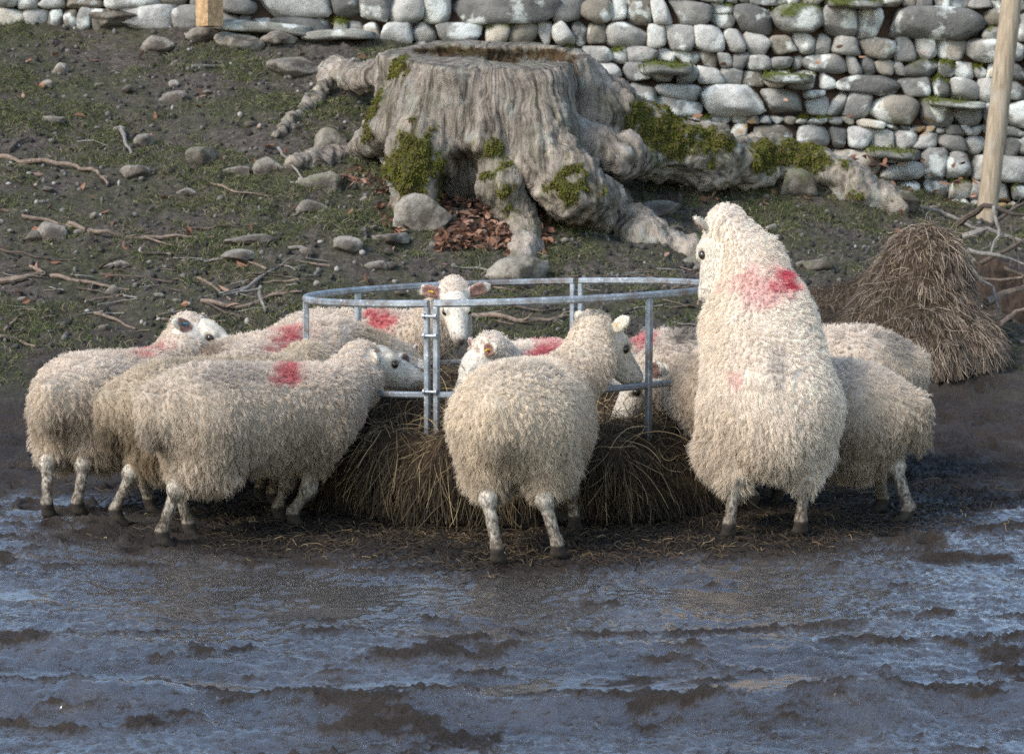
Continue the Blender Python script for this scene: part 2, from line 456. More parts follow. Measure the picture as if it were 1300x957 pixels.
def rock_verts(c, size, seed, squash=.6, yaw=None, sub=3):
    V, Fc = (ICO3 if sub == 3 else ICO4)
    rg = np.random.default_rng(seed); V = V.copy()
    for _ in range(12):      # chop facets
        d = unit(rg.normal(size=3)); lim = rg.uniform(.5, .82)
        ex = np.maximum(V @ d - lim, 0); V = V - ex[:, None] * d * .85
    V = V * (1 + .20 * fbm(V * 1.6 + seed * 1.7, 4)[:, None] + .07 * fbm(V * 4.5 + seed, 4, ridged=True)[:, None])
    s = np.array(size if hasattr(size, '__len__') else (size, size * rg.uniform(.6, .9), size * squash))
    V = V * s; a = rg.uniform(0, 6.28) if yaw is None else yaw
    ca, sa = math.cos(a), math.sin(a)
    V = V @ np.array([[ca, sa, 0], [-sa, ca, 0], [0, 0, 1]])
    return V, Fc

def rock(px, py, D, size, label, seed, squash=.6, tone=.3, mossy=0., group=None, name='rock', yaw=None, sub=3, cat='rock'):
    p = at(px, py, D); z = gz1(p[0], p[1]); 
    V, Fc = rock_verts(p, size, seed, squash, yaw, sub)
    c = np.array([p[0], p[1], z + V[:, 2].max() * .12])
    rg = np.random.default_rng(seed); t = tone * rg.uniform(.85, 1.15)
    cols = np.tile(np.array([t * 1.06, t * .96, t * .82]), (len(V), 1))
    ms = sstep(.2, .7, V[:, 2] / V[:, 2].max() + fbm((V + c) * 9, 3) * 1.2) * mossy
    o = mesh_np(name, V + c, Fc, M_ROCK, cols=cols, attrs={'moss': ms}, origin=c)
    return tag(o, label, cat, group)

# find depth for a pixel on the terrain
def on_ground(px, py):
    lo = None; ys = np.linspace(5.5, 18.2, 2600); dirs = at(px, py, 1.0) - np.array([0, 0, H])
    z = H + dirs[2] * ys; g = macro(dirs[0] * ys, ys)
    k = np.argmax(z < g + .16); k2 = np.argmax(z < g - .16) if np.any(z < g - .16) else len(ys) - 1
    if z[k] >= g[k] + .16: return 17.5
    y2 = np.linspace(ys[k], ys[min(k2 + 5, len(ys) - 1)], 160); z2 = H + dirs[2] * y2; g2 = gz(dirs[0] * y2, y2); j = np.argmax(z2 < g2)
    return float(y2[j]) if z2[j] < g2[j] else 17.5

# ------------------------------------------------------------------ dry stone wall
WD = 18.0
def build_wall():
    rg = np.random.default_rng(21)
    X0, X1 = -7.5, 8.0
    def base(x): return macro(x, np.full_like(np.asarray(x, float), WD)) - .05
    def top(x): return base(x) + np.interp(x, [-6, -1, 1.5, 3.5, 8], [.95, .8, 1.45, 1.75, 1.85])
    zmax = 4.2; V0, F0 = ICO3; allV, allF, allC, allM = [], [], [], []; off = 0
    def joint(j, x, hs):      # height of the j-th bed joint at x: wavy, so the courses come and go
        x = np.asarray(x, float); return hs[j] + .034 * perlin(P3(x * 2.1, j * 7.7)) * 1.6 + .05 * perlin(P3(x * .5, j * .35 + 3))
    hs = [0.]
    while hs[-1] < 3.4: hs.append(hs[-1] + rg.choice([.075, .11, .145, .185, .225], p=[.16, .26, .28, .2, .1]))
    stones = []
    for j in range(len(hs) - 1):
        x = X0 - rg.uniform(0, .3); hgt = hs[j + 1] - hs[j]
        while x < X1:
            wd = hgt * rg.choice([.8, 1.1, 1.5, 2.1, 3.0], p=[.2, .28, .27, .17, .08]) * rg.uniform(.85, 1.15); wd = max(wd, .08)
            x2 = x + wd; xs_ = np.array([x + rg.normal(0, .012), x2 + rg.normal(0, .012)]); b_ = .45 - .035 * np.array([x, x2])
            lo = joint(j, [x, x2], hs) + b_; hi = joint(j + 1, [x, x2], hs) + b_; sh = rg.normal(0, .018, 2)
            if hi.mean() < float(top(np.array([x]))[0]) and hi.mean() > float(base(np.array([x + wd / 2]))[0]):
                q = [np.array([x + sh[0], lo[0]]), np.array([x2 + sh[1], lo[1]]), np.array([x2 - sh[1], hi[1]]), np.array([x - sh[0], hi[0]])]
                if hgt > .15 and wd < .34 and rg.random() < .38:       # two flat stones in place of one
                    f_ = rg.uniform(.35, .65); g_ = f_ + rg.normal(0, .07); m0 = q[0] * (1 - f_) + q[3] * f_; m1 = q[1] * (1 - g_) + q[2] * g_
                    stones += [(q[0], q[1], m1, m0), (m0, m1, q[2], q[3])]
                elif wd > .26 and rg.random() < .3:
                    f_ = rg.uniform(.4, .6); m0 = q[0] * (1 - f_) + q[1] * f_; f_ += rg.normal(0, .08); m1 = q[3] * (1 - f_) + q[2] * f_; stones += [(q[0], m0, m1, q[3]), (m0, q[1], q[2], m1)]
                else: stones.append(tuple(q))
            x = x2
    for i, (a_, b_, c_, d_) in enumerate(stones):
        n_ = rg.choice([2.8, 4., 6., 8.]); v = V0 / ((np.abs(V0) ** n_).sum(1, keepdims=True) ** (1 / n_))
        sz_ = np.array([np.linalg.norm(b_ - a_), 0, np.linalg.norm(d_ - a_)]); dep = min(.15, .3 * (sz_[0] + sz_[2]) * .7 + .02)
        half = np.array([sz_[0] * .5, dep, sz_[2] * .5]); pv = v * half
        for _ in range(7):      # broken faces and knocked off corners
            dq = unit(rg.normal(0, 1, 3) * [1., .5, 1.] - [0, .35, 0]); e_ = pv @ dq; lim = e_.max() * rg.uniform(.70, .93); pv = pv - np.maximum(e_ - lim, 0)[:, None] * dq * .9
        bumpy = fbm(pv * 11 + i * 3.3, 4, .6); pv = pv * (1 + bumpy[:, None] * .13)
        g = 1.10 if rg.random() < .85 else 1.0
        u = np.clip(pv[:, 0] / half[0], -1.12, 1.12) * g * .5 + .5; w = np.clip(pv[:, 2] / half[2], -1.12, 1.12) * g * .5 + .5; u, w = u[:, None], w[:, None]
        XZ = (a_ * (1 - u) + b_ * u) * (1 - w) + (d_ * (1 - u) + c_ * u) * w
        tilt = rg.normal(0, .10, 2); yy = pv[:, 1] + (XZ[:, 0] - XZ[:, 0].mean()) * tilt[0] + (XZ[:, 1] - XZ[:, 1].mean()) * tilt[1] + rg.uniform(-.03, .04)
        W = np.stack([XZ[:, 0], WD + yy, XZ[:, 1]], 1)
        t = rg.choice([.15, .21, .28, .36, .44], p=[.14, .26, .3, .2, .1]) * rg.uniform(.9, 1.1)
        tint = np.array([1.04, .99, .90]) if rg.random() < .78 else np.array([1.08, .95, .76])
        allC.append(np.tile(t * tint, (len(W), 1))); mossy = rg.random() < .10
        allM.append(sstep(.3, .8, pv[:, 2] / half[2] + bumpy * 1.3) * (1 if mossy else 0)); allV.append(W); allF.append(F0 + off); off += len(W)
    # flat through-stones with moss on top
    for (px, py, wd, hh) in [(845, 88, .40, .07), (1000, 100, .36, .06), (1215, 132, .42, .05), (1085, 6, .40, .05), (1130, 195, .34, .06), (330, 35, .75, .07), (430, 45, .55, .06)]:
        c = at(px, py, WD - .12); Fc = ICO3[1]; v6 = ICO3[0] / ((np.abs(ICO3[0]) ** 5.).sum(1, keepdims=True) ** .2); V = v6 * [wd * .5, .20, hh * .62]; V = V * (1 + .2 * fbm(V * 7 + px, 4)[:, None]); V[:, 2] += V[:, 0] * rg.normal(0, .06) + .03 * fbm(V * 4 + px, 2); V = V + c; allV.append(V); allF.append(Fc + off); off += len(V)
        allC.append(np.tile([.25, .24, .21], (len(V), 1))); allM.append(sstep(-.1, .5, (V[:, 2] - c[2]) / hh + 1.4 * fbm(V * 9, 3)) * (0.15 if px < 500 else 1))
    root = bpy.data.objects.new('stone_wall', None); COL.objects.link(root); root.location = (0, WD, 0)
    O = np.array([0, WD, 0.])
    o = mesh_np('stones', np.vstack(allV), np.vstack(allF), M_STONE, parent=root, cols=np.vstack(allC), attrs={'moss': np.concatenate(allM)}, origin=O)
    AV, AM = np.vstack(allV), np.concatenate(allM); pick = np.where((AM > .45) & (AV[:, 2] < 3.2))[0]; n = 9000; pk = AV[rg.choice(pick, n)] + rg.normal(0, .008, (n, 3)); tt = np.linspace(0, 1, 4)[None, :, None]
    dd = unit(rg.normal(0, .6, (n, 3)) + [0, -.4, .6]); LL = rg.uniform(.008, .03, (n, 1, 1)); cc_ = np.array([.10, .105, .015]) * (1 + .6 * fbm(pk * 9, 3)[:, None]) * rg.uniform(.5, 1.3, (n, 1))
    curves_np('moss', pk[:, None] + dd[:, None] * LL * tt, np.full((n, 4), .003), mat('wall_moss', .9, spec=.1, attr='col'), parent=root, cols=np.clip(cc_, .005, 1), origin=O)
    # dark earth-and-rubble core behind the face stones
    xs = np.linspace(X0, X1, 60); bz, tz = base(xs), top(xs)
    ring = lambda yy, zz: np.stack([xs, np.full(60, yy), zz], 1)
    V = np.vstack([ring(WD + .04, bz - .6), ring(WD + .04, tz - .05), ring(WD + .6, tz - .05), ring(WD + .6, bz - .6)])
    Fq = []
    for k in range(4):
        i = np.arange(59); Fq.append(np.stack([k * 60 + i, k * 60 + i + 1, ((k + 1) % 4) * 60 + i + 1, ((k + 1) % 4) * 60 + i], 1))
    core = mat('wall_core', .95, build=lambda nt, p: nt.links.new(ramp(nt, noise(nt, 9, 5).outputs['Fac'], [(.35, (.02, .015, .012)), (.7, (.11, .06, .035))]), p.inputs['Base Color']))
    mesh_np('core', V, np.vstack(Fq), core, parent=root, origin=O, smooth=False)
    # coping stones along the top
    cv, cf, cc, off = [], [], [], 0
    x = X0
    while x < X1:
        wdt = rg.uniform(.12, .3); V, Fc = rock_verts(None, (wdt * .5, .3, rg.uniform(.1, .17)), int(rg.integers(1e6)), yaw=0)
        V = V + [x + wdt * .5, WD + .25, float(top(np.array([x]))[0]) + .04]; cv.append(V); cf.append(Fc + off); off += len(V); cc.append(np.tile([.3, .29, .26], (len(V), 1))); x += wdt * .95
    mesh_np('coping', np.vstack(cv), np.vstack(cf), M_STONE, parent=root, cols=np.vstack(cc), attrs={'moss': np.zeros(off)}, origin=O)
    tag(root, 'grey dry stone wall with lichen and moss running along the top of the bank', 'wall')
build_wall()
print('wall', time.time() - T0)

# ------------------------------------------------------------------ tree stump
def bark_build(nt, p):
    base = attr_out(nt, 'col'); n = noise(nt, 9, 8, .7, stretch=(1.3, 1.3, .45)); n2 = noise(nt, 3, 5, .6)
    v = ramp(nt, n.outputs['Fac'], [(.3, (.38, .36, .34)), (.5, (.9, .88, .85)), (.72, (1.35, 1.3, 1.22))]); c = mix(nt, base, v, 1., 'MULTIPLY')
    at_ = N(nt, 'ShaderNodeAttribute', _attribute_name='bark'); fn_ = N(nt, 'ShaderNodeTexNoise', Scale=2.6, Detail=8, Roughness=.68); nt.links.new(at_.outputs['Vector'], fn_.inputs['Vector'])
    c = mix(nt, c, ramp(nt, fn_.outputs['Fac'], [(.36, (.22, .20, .18)), (.48, (.85, .83, .8)), (.62, (1.25, 1.2, 1.14))]), 1., 'MULTIPLY')
    lich = ramp(nt, noise(nt, 5.5, 5, .6).outputs['Fac'], [(.56, 0.), (.66, .45)]); c = mix(nt, c, (.40, .41, .36), lich)
    green = ramp(nt, n2.outputs['Fac'], [(.55, 0.), (.68, .35)]); c = mix(nt, c, (.10, .11, .04), green)
    c = mix(nt, c, (.075, .085, .012), attr_out(nt, 'moss', 'Fac'))
    nt.links.new(c, p.inputs['Base Color']); bump(nt, p, fn_.outputs['Fac'], .09, 1.)
M_BARK = mat('weathered_bark', .9, spec=.15, build=bark_build)
M_FIB = mat('moss_fibre', .9, spec=.1, attr='col')
def og(px, py, r=0, up=0.):
    D = on_ground(px, py); p = at(px, py, D); return p + [0, 0, up]
def build_stump():
    D0 = 15.5; c = at(615, 68, D0)
    S = SDF((-2.0, 13.4, .4), (2.7, 17.1, 2.3), .018)
    R_ = .575
    S.cone(c + [-.03, 0, .3], c + [-.02, 0, -.55], R_ * .97, R_ * .93, .05); S.cone(c + [0, .05, -.45], c + [0, .12, -.9], R_ * .92, R_ * .62, .1)
    for a in np.linspace(0, 2 * np.pi, 11, endpoint=False):   # fluting
        a += .25 * math.sin(a * 5); q = np.array([math.cos(a), math.sin(a), 0]); S.cone(c + q * .47 + [0, 0, .3], c + q * .52 + [0, 0, -.62], .155, .15, .04)
    def chain(pts, k=.07):
        P = [(at(*q[:3]) if q[2] else og(q[0], q[1]), q[3]) for q in pts]
        for (a, ra), (b, rb) in zip(P, P[1:]): S.cone(a, b, ra, rb, k)
    chain([(700, 110, 15.6, .28), (760, 150, 15.75, .25), (825, 180, 15.9, .20), (900, 200, 16.0, .17), (975, 208, 16.35, .15), (1035, 218, 16.4, .14), (1080, 236, 16.3, .12), (1125, 262, None, .06)])
    chain([(670, 130, 15.1, .28), (695, 195, 14.95, .22), (728, 240, 14.75, .17), (775, 275, None, .14), (820, 300, None, .10), (880, 322, None, .06)])
    chain([(625, 130, 15.05, .2), (615, 190, 14.9, .12), (632, 235, 14.8, .105), (660, 285, None, .09), (668, 320, None, .07), (655, 350, None, .05)])
    chain([(550, 130, 15.1, .2), (530, 185, 14.95, .15), (522, 230, 14.85, .125), (530, 268, None, .11)])
    chain([(530, 120, 15.3, .16), (490, 165, 15.3, .11), (450, 195, None, .06), (405, 206, None, .05), (365, 212, None, .035)])
    chain([(530, 90, 15.6, .14), (465, 100, 15.9, .07), (425, 92, None, .05), (398, 130, None, .04), (350, 172, None, .03)])
    chain([(730, 175, 15.2, .12), (790, 200, 15.2, .10), (835, 212, None, .06), (880, 235, None, .04)], .08)
    chain([(1075, 235, None, .10), (1130, 258, None, .07), (1190, 285, None, .05)], .06)
    S.ell(at(588, 212, 14.72), (.15, .35, .13), k=.05, sub=True); S.ell(at(665, 195, 14.5), (.055, .25, .13), k=.04, sub=True); S.ell(at(500, 235, 14.6), (.05, .3, .10), k=.04, sub=True)
    # felling cut, tipped towards the camera, with a rotten hollow
    nrm = unit([.02, -.17, 1.]); ax = [S.lo[k] + np.arange(S.shape[k]) * S.h for k in range(3)]
    X = np.meshgrid(*ax, indexing='ij'); pl = (X[0] - c[0]) * nrm[0] + (X[1] - c[1]) * nrm[1] + (X[2] - c[2]) * nrm[2]
    S.F = np.maximum(S.F, pl.astype(np.float32))
    h0 = c + [.22, .02, 0]
    S.ell(h0 + [.05, 0, .0], (.34, .40, .16), k=.03, sub=True); S.ell(c + [-.22, .1, .02], (.26, .28, .10), k=.03, sub=True)
    V, Q = S.mesh(); Nn = vnormals(V, Q)
    top = ((V - c) @ nrm > -.016) & (np.hypot(V[:, 0] - c[0], V[:, 1] - c[1]) < .9)
    hol = (np.linalg.norm((V - (h0 + [.05, 0, 0])) / [.36, .42, .2], axis=1) < 1) | (np.linalg.norm((V - (c + [-.22, .1, .02])) / [.27, .3, .13], axis=1) < 1)
    th_ = np.arctan2(V[:, 1] - c[1] - .05, V[:, 0] - c[0]); rad_ = np.hypot(V[:, 1] - c[1], V[:, 0] - c[0]); arc_ = 8.5
    A_ = np.stack([np.cos(th_) * arc_, np.sin(th_) * arc_, V[:, 2] * 1.3 + rad_ * 1.3], 1) + (fbm(V * 5, 2) * .35)[:, None]
    ridg = fbm(A_, 4, .6, ridged=True, seed=2); blocks = fbm(A_ * [2.3, 2.3, 3.4], 3, seed=3, ridged=True); big = fbm(V * [2.6, 2.6, 1.4], 3, seed=4)
    dn = np.where(top, .006 * fbm(V * 14, 3), .036 * ridg + .024 * blocks + .045 * big - .01); lump = sstep(.62, .95, rad_); dn = dn + np.where(top, 0, lump * (fbm(V * 5.5, 4, .6, seed=5) * .085 + .03 * fbm(V * 16, 3, ridged=True) - .02)); V = V + Nn * dn[:, None]
    cols = np.array([.27, .24, .21]) * (1 + .35 * ridg + .2 * big)[:, None]
    cols = cols * (1 - .82 * sstep(.2, -.25, ridg + .5 * blocks)[:, None])
    rr = np.hypot(V[:, 0] - c[0], V[:, 1] - c[1]); tc_ = np.array([.30, .27, .225]) * (1 + .18 * np.sin(rr * 120) + .3 * fbm(V * 12, 3))[:, None]
    cols = np.where(top[:, None], tc_, cols); cols = np.where((hol & ~top)[:, None] , np.array([.11, .075, .04]) * (1 + .6 * fbm(V * 20, 3))[:, None], cols)
    rim = top & (rr > .55) & (fbm(V * 4, 2) > 0); cols[rim] *= .7
    moss = np.zeros(len(V)); nz = fbm(V * 8, 4)
    for px, py, D, r_, sy in [(525, 205, 14.7, .24, 1), (505, 245, 14.6, .14, 1), (620, 205, 14.6, .14, 1), (640, 245, 14.45, .17, 1), (722, 240, 14.4, .20, 1), (745, 285, 14.2, .16, 1), (765, 300, 14.1, .12, 1), (825, 160, 15.7, .20, 1), (860, 180, 15.8, .22, 1), (900, 185, 15.9, .18, 1), (985, 205, 16, .24, 1), (1045, 205, 16, .24, 1), (1080, 235, 15.9, .18, 1), (1010, 190, 16.1, .18, 1), (470, 130, 15.3, .12, 1), (500, 90, 15.2, .1, 1), (460, 180, 15.2, .12, 1), (410, 120, 15.6, .1, 1)]:
        q = at(px, py, D); moss = np.maximum(moss, 1 - sstep(.45, 1.15, np.linalg.norm((V - q) / [r_, r_ * 1.8, r_], axis=1) + nz * 1.3 + fbm(V * 22, 3) * .5))
    moss *= sstep(-.55, .1, Nn[:, 2] + .1)
    org = np.array([c[0], c[1], .8])
    o = mesh_np('tree_stump', V, Q, M_BARK, cols=np.clip(cols, .01, .8), attrs={'moss': moss * .8}, origin=org)
    av = o.data.attributes.new('bark', 'FLOAT_VECTOR', 'POINT'); av.data.foreach_set('vector', (A_ * [1, 1, .55]).astype(np.float32).ravel())
    tag(o, 'massive old tree stump with spreading mossy roots in front of the stone wall', 'tree stump')
    rg = np.random.default_rng(8); n = 22000; p, nn = scatter(V, Q, Nn, moss * (moss > .3), n, rg)
    t = np.linspace(0, 1, 4); d = unit(nn + rg.normal(0, .7, (n, 3)) + [0, 0, -.3]); L = rg.uniform(.010, .028, n)
    pts = p[:, None] + d[:, None] * (L[:, None] * t)[..., None]; pts[:, :, 2] -= (t ** 2) * .01
    k = fbm(p * 9, 3)[:, None]; cc = np.array([.085, .088, .014]) * (1 + .6 * k) * rg.uniform(.5, 1.25, (n, 1)); cc = np.where(rg.random((n, 1)) < .3, [.085, .06, .03], cc)
    curves_np('moss', pts, np.full((n, 4), .0032), M_FIB, parent=o, cols=np.clip(cc, .005, 1), origin=org)
build_stump()
print('stump', time.time() - T0)
# ------------------------------------------------------------------ ring feeder
def galv(nt, p):
    n = noise(nt, 14, 6, .65); n2 = noise(nt, 90, 4, .6)
    c = ramp(nt, n.outputs['Fac'], [(.3, (.12, .13, .14)), (.55, (.23, .25, .265)), (.75, (.38, .40, .41))])
    spk = ramp(nt, n2.outputs['Fac'], [(.60, 0.), (.66, .6)]); c = mix(nt, c, (.62, .64, .64), spk)
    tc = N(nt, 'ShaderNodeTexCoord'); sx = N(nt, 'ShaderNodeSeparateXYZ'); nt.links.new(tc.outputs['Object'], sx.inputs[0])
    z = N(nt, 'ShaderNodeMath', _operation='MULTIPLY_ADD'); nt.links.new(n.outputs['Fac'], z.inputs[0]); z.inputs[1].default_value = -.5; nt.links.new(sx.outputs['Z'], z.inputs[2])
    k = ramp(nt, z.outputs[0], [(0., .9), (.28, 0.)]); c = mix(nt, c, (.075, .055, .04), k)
    rust = ramp(nt, noise(nt, 9, 7, .7).outputs['Fac'], [(.50, 0.), (.62, .75)]); c = mix(nt, c, (.13, .085, .055), rust)
    nt.links.new(c, p.inputs['Base Color'])
    nt.links.new(ramp(nt, n2.outputs['Fac'], [(.3, .38), (.7, .62)]), p.inputs['Roughness'])
    bump(nt, p, n2.outputs['Fac'], .001, .5)
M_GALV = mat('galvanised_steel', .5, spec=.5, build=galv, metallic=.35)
ZT = RC[2]
def rp(a, z, rr=RR):
    """a = azimuth in degrees, 0 = towards the camera, + = to the right"""
    x = RCX + rr * math.sin(R(a)); y = RCY - rr * math.cos(R(a))
    return np.array([x, y, z + (y - RCY) * -.036 + (x - RCX) * .030])
def build_feeder():
    root = bpy.data.objects.new('ring_feeder', None); COL.objects.link(root); root.location = (RCX, RCY, 0)
    tag(root, 'galvanised steel ring feeder holding hay in the middle of the sheep', 'ring feeder')
    O = np.array([RCX, RCY, 0.])
    ends = [-20.6, 22 + 180 - 21.]   # where the two half hoops meet (front joint, back joint)
    a_front, a_back = -20.8, 159.5
    def arc(a0, a1, z, n=60, rr=RR): return [rp(a, z, rr) for a in np.linspace(a0, a1, n)]
    for (a0, a1) in ((a_front + .9, a_back - .9), (a_back + .9 - 360, a_front - .9)):
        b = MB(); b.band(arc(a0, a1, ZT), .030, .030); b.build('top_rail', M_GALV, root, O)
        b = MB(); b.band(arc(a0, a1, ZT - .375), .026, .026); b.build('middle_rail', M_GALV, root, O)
        b = MB(); V0 = np.array(arc(a0, a1, .0) + arc(a0, a1, .235)); V0[:60, 2] -= .05
        Vi = V0.copy(); c = O; Vi[:, :2] = c[:2] + (Vi[:, :2] - c[:2]) * .994
        V = np.vstack([V0, Vi]); q = [grid_faces(2, 60), grid_faces(2, 60)[:, ::-1] + 120]
        i = np.arange(59); q.append(np.stack([60 + i, 61 + i, 181 + i, 180 + i], 1))
        b.add(V, np.vstack(q)); b.build('skirt_panel', M_GALV, root, O)
    for a, w_ in ((a_front - 1.3, .023), (a_front + 1.3, .023), (a_back - 1.3, .023), (a_back + 1.3, .023), (-84, .026), (-128, .026), (39.5, .026), (98, .026)):
        b = MB(); b.band([rp(a, -.05) + [0, 0, 0], rp(a, -.05) + [0, 0, .001]], .03, .03) if False else None
        p0, p1 = rp(a, -.06), rp(a, ZT - .012)
        t = unit(np.array([math.cos(R(a)), math.sin(R(a)), 0])); n_ = np.array([-t[1], t[0], 0])
        prof = []
        for z_ in (p0, p1):
            for u, v in ((-1, -.7), (-.7, -1), (.7, -1), (1, -.7), (1, .7), (.7, 1), (-.7, 1), (-1, .7)): prof.append(z_ + t * u * w_ * .5 + n_ * v * .013)
        b.add(prof, np.vstack([grid_faces(2, 8, True)])); b.build('post', M_GALV, root, O)
    for z in (ZT - .05, ZT - .13, ZT - .36, .30):
        for aa, sgn in ((a_front, -1), (a_back, 1)):
            c = rp(aa, z); n_ = np.array([math.sin(R(aa)), -math.cos(R(aa)), 0]); t = np.array([-n_[1], n_[0], 0])
            b = MB(); b.tube([c - t * .024 + n_ * .02, c + t * .024 + n_ * .02], .007, 8); b.tube([c - t * .031 + n_ * .02, c - t * .022 + n_ * .02], .012, 6); b.tube([c + t * .022 + n_ * .02, c + t * .031 + n_ * .02], .012, 6)
            b.build('bolt', M_GALV, root, O, smooth=True)
build_feeder()

# ------------------------------------------------------------------ hay
def hay_fiber(nt, p):
    nt.links.new(attr_out(nt, 'col'), p.inputs['Base Color'])
M_HAY = mat('hay_stalk', .65, spec=.3, build=hay_fiber)
def hay_body(nt, p):
    n = noise(nt, 30, 6, .7, stretch=(1, 1, .25))
    nt.links.new(ramp(nt, n.outputs['Fac'], [(.3, (.014, .009, .006)), (.6, (.06, .04, .022)), (.8, (.13, .09, .045))]), p.inputs['Base Color'])
    bump(nt, p, n.outputs['Fac'], .03, 1.)
M_HAYB = mat('packed_hay', .95, spec=.1, build=hay_body)

def strands(V, Q, Nn, mask, n, rg, lmin, lmax, palette, wts, rad, name, root, org, lift=.14, hang=1.25, wild=.20, K=9, clump=0, floorz=0., pal_fn=None):
    p, nn = scatter(V, Q, Nn, mask, n, rg)
    L = rg.uniform(lmin, lmax, n) * rg.uniform(.5, 1, n)
    down = np.array([0, 0, -1.]); g = down - (nn @ down)[:, None] * nn
    sw = fbm(p * 3.2, 3)[:, None] * 1.6; bx = np.cross(nn, down)
    out = unit(nn * [1, 1, .2])
    flat = sstep(.55, .9, nn[:, 2])[:, None]
    rd = rg.normal(0, 1, (n, 3)); rd -= (rd * nn).sum(1, keepdims=True) * nn
    d = unit(g * hang + bx * sw * .45 + nn * lift * rg.uniform(.2, 1.6, (n, 1)) + rd * (wild + .5 * flat) + out * .1 * flat)
    t = np.linspace(0, 1, K); pts = np.zeros((n, K, 3)); cur = p - nn * .004; step = (L / (K - 1))[:, None]
    bend = rg.normal(0, .10, (n, 3))
    for k in range(K):
        pts[:, k] = cur
        d = unit(d + down * hang * .20 + bend + rg.normal(0, .05, (n, 3))); cur = cur + d * step
    gh = (macro(p[:, 0], p[:, 1]) + .01)[:, None]; below = pts[:, :, 2] < gh; ks = np.where(below.any(1), below.argmax(1), K)
    for k in range(1, K):
        m_ = k >= np.maximum(ks, 1); pts[m_, k] = pts[m_, k - 1] + rg.normal(0, .003, (int(m_.sum()), 3))
    fz = gz(pts[:, :, 0].ravel(), pts[:, :, 1].ravel()).reshape(n, K) + .002 + rg.random((n, 1)) * .012
    pts[:, :, 2] = np.maximum(pts[:, :, 2], fz)
    pal = np.array(palette); c = pal[rg.choice(len(pal), n, p=np.array(wts) / np.sum(wts))] * rg.uniform(.7, 1.3, (n, 1))
    if pal_fn is not None: c = pal_fn(p, c)
    r = np.full((n, K), rad) * rg.uniform(.6, 1.3, (n, 1)) * np.array([1] * (K - 2) + [.8, .4])
    return curves_np(name, pts, r, M_HAY, parent=root, cols=c, origin=org)

PAL = [(.035, .022, .012), (.085, .055, .028), (.17, .115, .055), (.30, .215, .11), (.44, .33, .18)]
def build_hay():
    rg = np.random.default_rng(5)
    S = SDF((RCX - 1.3, 9.1, -.1), (RCX + 1.3, 11.6, .75), .02)
    S.ell((RCX, 10.45, .05), (.84, .84, .36), k=.1)
    S.ell(at(492, 592, 10.04), (.27, .30, .31), k=.1); S.ell(at(562, 590, 10.06), (.26, .24, .30), k=.1); S.ell(at(455, 640, 9.95), (.22, .26, .26), k=.1)
    S.ell(at(650, 605, 9.95), (.33, .20, .20), k=.1)
    S.ell(at(795, 612, 9.88), (.30, .26, .26), k=.1); S.ell(at(850, 618, 9.93), (.24, .26, .23), k=.08); S.ell(at(760, 640, 9.85), (.28, .24, .2), k=.08)
    S.ell(at(560, 540, 10.5), (.5, .4, .24), k=.15); S.ell(at(760, 560, 10.5), (.35, .35, .2), k=.15)
    for i in range(26):
        a = rg.uniform(-95, 95); c = rp(a, 0, rg.uniform(.75, .98)); c[2] = rg.uniform(.03, .28); S.ell(c, rg.uniform(.08, .17, 3), k=.08)
    V, Q = S.mesh(); V = V + vnormals(V, Q) * (fbm(V * 7, 4)[:, None] * .035); Nn = vnormals(V, Q)
    org = np.array([RCX, RCY, 0.])
    o = mesh_np('hay_bale', V, Q, M_HAYB, origin=org); tag(o, 'dark shaggy hay bale slumping through the bars inside the ring feeder', 'hay bale')
    front = (V[:, 1] < 10.9).astype(float) * (.35 + sstep(11, 9.8, V[:, 1]))
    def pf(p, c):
        c = c * (1 + .8 * fbm(p * 3.5 + 7, 3)[:, None]); h = sstep(.05, .42, p[:, 2] + fbm(p * 5, 3) * .12)[:, None]; return c * (.18 + .68 * h)  # sunlit top put into the stalk colour: paler upward, darker near the ground
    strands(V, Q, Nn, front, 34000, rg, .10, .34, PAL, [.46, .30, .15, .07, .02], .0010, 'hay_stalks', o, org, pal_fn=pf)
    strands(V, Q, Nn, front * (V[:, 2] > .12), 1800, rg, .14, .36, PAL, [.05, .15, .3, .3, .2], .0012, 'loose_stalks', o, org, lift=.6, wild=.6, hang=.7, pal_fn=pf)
    # trodden straw matted into the mud round the feeder
    n = 11000; x = rg.normal(RCX + .25, .95, n * 3); y = rg.normal(9.6, .75, n * 3)
    k = (trod(x, y) > rg.random(n * 3)) & (y > 8.4) & (y < 11.6); x, y = x[k][:n], y[k][:n]; n = len(x)
    a = rg.uniform(0, 6.28, n); L = rg.uniform(.03, .13, n); t = np.linspace(-.5, .5, 5)
    cv = rg.normal(0, .25, n)[:, None] * (t ** 2)[None] * L[:, None]
    X = x[:, None] + np.cos(a)[:, None] * L[:, None] * t - np.sin(a)[:, None] * cv; Y = y[:, None] + np.sin(a)[:, None] * L[:, None] * t + np.cos(a)[:, None] * cv
    Z = gz(X.ravel(), Y.ravel()).reshape(n, 5) + rg.uniform(.0, .012, (n, 1)) + rg.normal(0, .004, (n, 5))
    pal = np.array(PAL); c = pal[rg.choice(5, n, p=[.68, .24, .06, .015, .005])] * rg.uniform(.6, 1.1, (n, 1)) * .75
    o2 = curves_np('trodden_straw', np.stack([X, Y, Z], -1), np.full((n, 5), .0015), M_HAY, cols=c, origin=np.array([RCX, 9.6, 0.])); tag(o2, 'dark trodden straw matted into the mud round the feeder', 'straw', kind='stuff')
build_hay()
print('hay', time.time() - T0)

